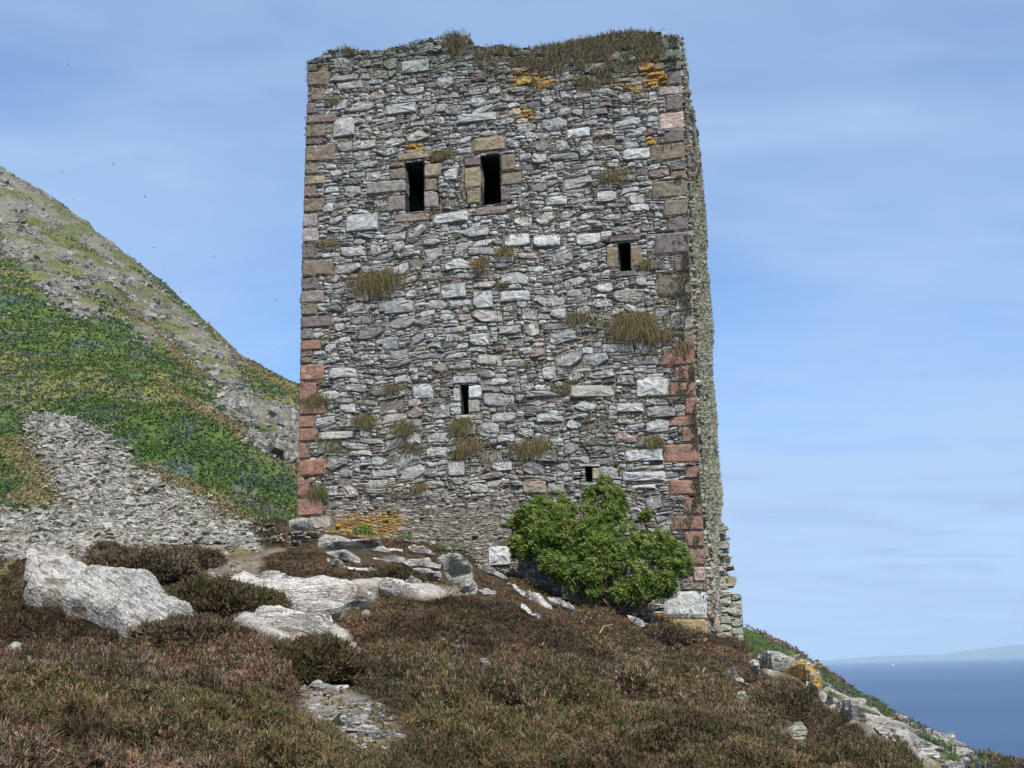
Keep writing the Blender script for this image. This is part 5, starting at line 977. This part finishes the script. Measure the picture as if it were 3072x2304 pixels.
for a in [(1135, 838, 62, 420, .34, .3, 'largest green and tan grass tuft, left of the middle of the wall'), (1512, 748, 26, 90, .2, .2, 'tan tuft in the middle of the wall below the two tall windows'), (1445, 785, 22, 80, .24, .05, 'dry hanging tuft just left and below the middle tuft'), (1505, 850, 15, 60, .1, 1., 'tiny bright green tuft in the middle of the wall'),
          (1895, 965, 55, 420, .36, .1, 'big shaggy straw tuft below the small square window'), (1740, 952, 48, 180, .16, .25, 'long flat tuft left of the big shaggy tuft'), (1970, 1000, 38, 160, .22, .1, 'straw tuft just right of the big shaggy tuft'), (2050, 1035, 22, 80, .2, .1, 'small straw tuft on the right corner stones'), (1325, 460, 34, 170, .14, .3, 'mossy tuft between the two tall windows'),
          (1850, 522, 48, 200, .13, .25, 'flat brown tuft above the small square window'), (1945, 790, 24, 80, .16, .1, 'thin dry tuft right of the small square window'), (1098, 1255, 28, 170, .22, .2, 'rounded tan tuft low on the left part of the wall'), (1212, 1280, 30, 170, .2, .25, 'rounded tuft right of the tan one low on the left'), (1385, 1270, 38, 170, .22, .4, 'olive tuft under the slit window'),
          (1405, 1330, 30, 150, .26, .15, 'drooping tuft below the olive one under the slit window'), (1595, 1340, 52, 260, .24, .3, 'wide shaggy tuft above and left of the shrub'), (1380, 1358, 16, 60, .16, .1, 'small dry tuft hanging under the drooping tuft'), (950, 1195, 30, 150, .2, .3, 'tuft on the red corner stones at the left edge'), (955, 1470, 30, 150, .2, .5, 'greenish tuft near the bottom of the left corner stones'),
          (1240, 1335, 48, 200, .1, .45, 'flat mossy tuft in a joint left of the slit window'), (1000, 1335, 62, 240, .09, .5, 'long mossy ledge of grass near the left corner'), (1255, 1462, 22, 70, .16, .1, 'small dry tuft low in the wall above the mortared foot'), (985, 728, 34, 130, .12, .2, 'low tuft near the left edge at mid height'), (1960, 1320, 28, 120, .18, .2, 'thin tuft beside the red stones at lower right'),
          (1000, 300, 24, 90, .12, .4, 'mossy tuft near the top left corner stones'), (1700, 1160, 42, 160, .1, .3, 'thin strip of grass above the large hexagonal stone'), (1175, 1160, 38, 120, .1, .3, 'thin strip of grass over a joint left of the slit window'), (1620, 790, 22, 0, .1, 0, '')]:
    if a[3]: tuft(*a)
TPOL = Q(1500, 60, 680/2212, [(-250, 330), (0, 290), (300, 275), (600, 225), (950, 155), (1300, 110), (1500, 130), (1530, 200), (1640, 330), (1400, 420), (1560, 470), (1560, 560), (1450, 470), (1200, 540), (1100, 620), (880, 700), (800, 740), (780, 600), (450, 500), (400, 700), (370, 720), (250, 450), (0, 480), (-200, 460)])
V = []; Fc = []; C = []; n_ = 0; TPX = np.array(TPOL)
ref = on_face(1700, 160, 0)
def turf(x, y, L_, k=1., w_=None):
    global V, Fc, C
    u, v = face(x, y); vt = float(vtop(u)); over = v > vt-.05
    w0 = -random.random()*.8 if over else .06; p0 = fpt(u, min(v, vt+.02), w0)-ref; d = np.array([random.gauss(0, .35), -.15-.4*random.random(), .75+random.gauss(0, .3)]); s_ = UX*(.004+.004*random.random()); L2 = L_*(.5+random.random()); p1 = p0+d*L2*.6; p2 = p1+(d*.5+np.array([random.gauss(0, .3), -.2, -.1]))*L2*.5; o = len(V)
    V += [tuple(p0-s_), tuple(p0+s_), tuple(p1+s_*.8), tuple(p1-s_*.8), tuple(p2)]; Fc += [[o, o+1, o+2, o+3], [o+3, o+2, o+4]]
    c = [(.46, .37, .25), (.34, .27, .17), (.15, .15, .07), (.12, .11, .06), (.27, .21, .13)][random.randrange(5)]; j = .7+.6*random.random(); C += [(c[0]*j, c[1]*j, c[2]*j, 1)]*5
for i in range(24000):
    x = random.uniform(TPX[:, 0].min(), TPX[:, 0].max()); y = random.uniform(TPX[:, 1].min(), TPX[:, 1].max())
    if inpoly(np.array([x+random.gauss(0, 6)]), np.array([y+random.gauss(0, 5)]), TPOL)[0] and (y < 150 or float(fbm(x/38, y/22, 0, 3, 77)) > .36+.1*(y > 190)): turf(x, y, .105)
for i in range(900): turf(1370+random.gauss(0, 18), 140+random.gauss(0, 18), .16)
for i in range(350): turf(1048+random.gauss(0, 14), 155+random.gauss(0, 5), .12)
o = mk('turf', V, Fc, M_GS, C); o.location = ref; tag(o, 'dry brown turf draped over the broken wall head', kind='stuff')
# low green herbs at the wall foot
def herb(px, py, r_, n_, label, w_=.25):
    p0 = on_face(px, py, w_); V = []; Fc = []; C = []
    for i in range(n_):
        d = np.array([random.gauss(0, .8), -abs(random.gauss(0, .5)), abs(random.gauss(0, .8))+.1]); d /= np.linalg.norm(d); p = d*r_*(.4+.6*random.random()); a = np.array([random.gauss(0, 1) for _ in range(3)]); a /= np.linalg.norm(a); b = np.cross(a, d); b /= np.linalg.norm(b); s_ = r_*.22; o = len(V)
        V += [tuple(p), tuple(p+a*s_*.5+b*s_*.3), tuple(p+a*s_), tuple(p+a*s_*.5-b*s_*.3)]; Fc.append([o, o+1, o+2, o+3]); c = [(.05, .13, .02), (.08, .17, .03), (.12, .18, .05)][random.randrange(3)]; C += [(c[0], c[1], c[2], 1)]*4
    o = mk('herb', V, Fc, M_LF, C); o.location = p0; tag(o, label, 'herb', 'green herbs at the wall foot')
herb(1090, 1608, .26, 260, 'dark upright green herb against the orange lichened wall foot'); herb(1215, 1622, .2, 180, 'small dark green herb right of the orange lichen'); herb(1325, 1650, .16, 120, 'bright green herb at the foot of the mortared wall', .4); herb(1370, 1652, .17, 130, 'bright green herb directly above the upright boulder', .4); herb(925, 1635, .16, 120, 'green herb by the slabs at the lower left corner', .5)
# sticks
def stick(pts, rad, label, name='dead_twig', c=(.42, .26, .13), lift=.1):
    P = [hit(*p) for p in pts]; c0 = P[0]; V = []; Fc = []; tube(V, Fc, [p-c0+np.array([0, 0, lift]) for p in P], [rad, rad*.8, rad*.35][:len(P)] if len(P) == 3 else [rad, rad*.4]); o = mk(name, V, Fc, flat(name+'_wood', c)); o.location = c0; tag(o, label, name.replace('_', ' '), 'dead twigs lying on the heather')
stick([(655, 2118), (615, 2095), (583, 2083)], .011, 'orange brown twig lying on the heather at lower left'); stick([(500, 2255), (535, 2235), (565, 2222)], .008, 'pale twig near the bottom edge at lower left'); stick([(1802, 1930), (1812, 1907), (1840, 1901)], .014, 'bent pale twig on the heather below the shrub', lift=.14)
stick([(2110, 2070), (2113, 2050), (2117, 2035)], .012, 'upright pale twig in the heather right of centre', c=(.5, .44, .36), lift=.12); stick([(1060, 1990), (1110, 1985), (1150, 1978)], .009, 'thin orange twig right of the dark heather bush'); stick([(552, 1965), (553, 1945), (545, 1940)], .009, 'short pale twig below the big boulder', c=(.55, .48, .42))
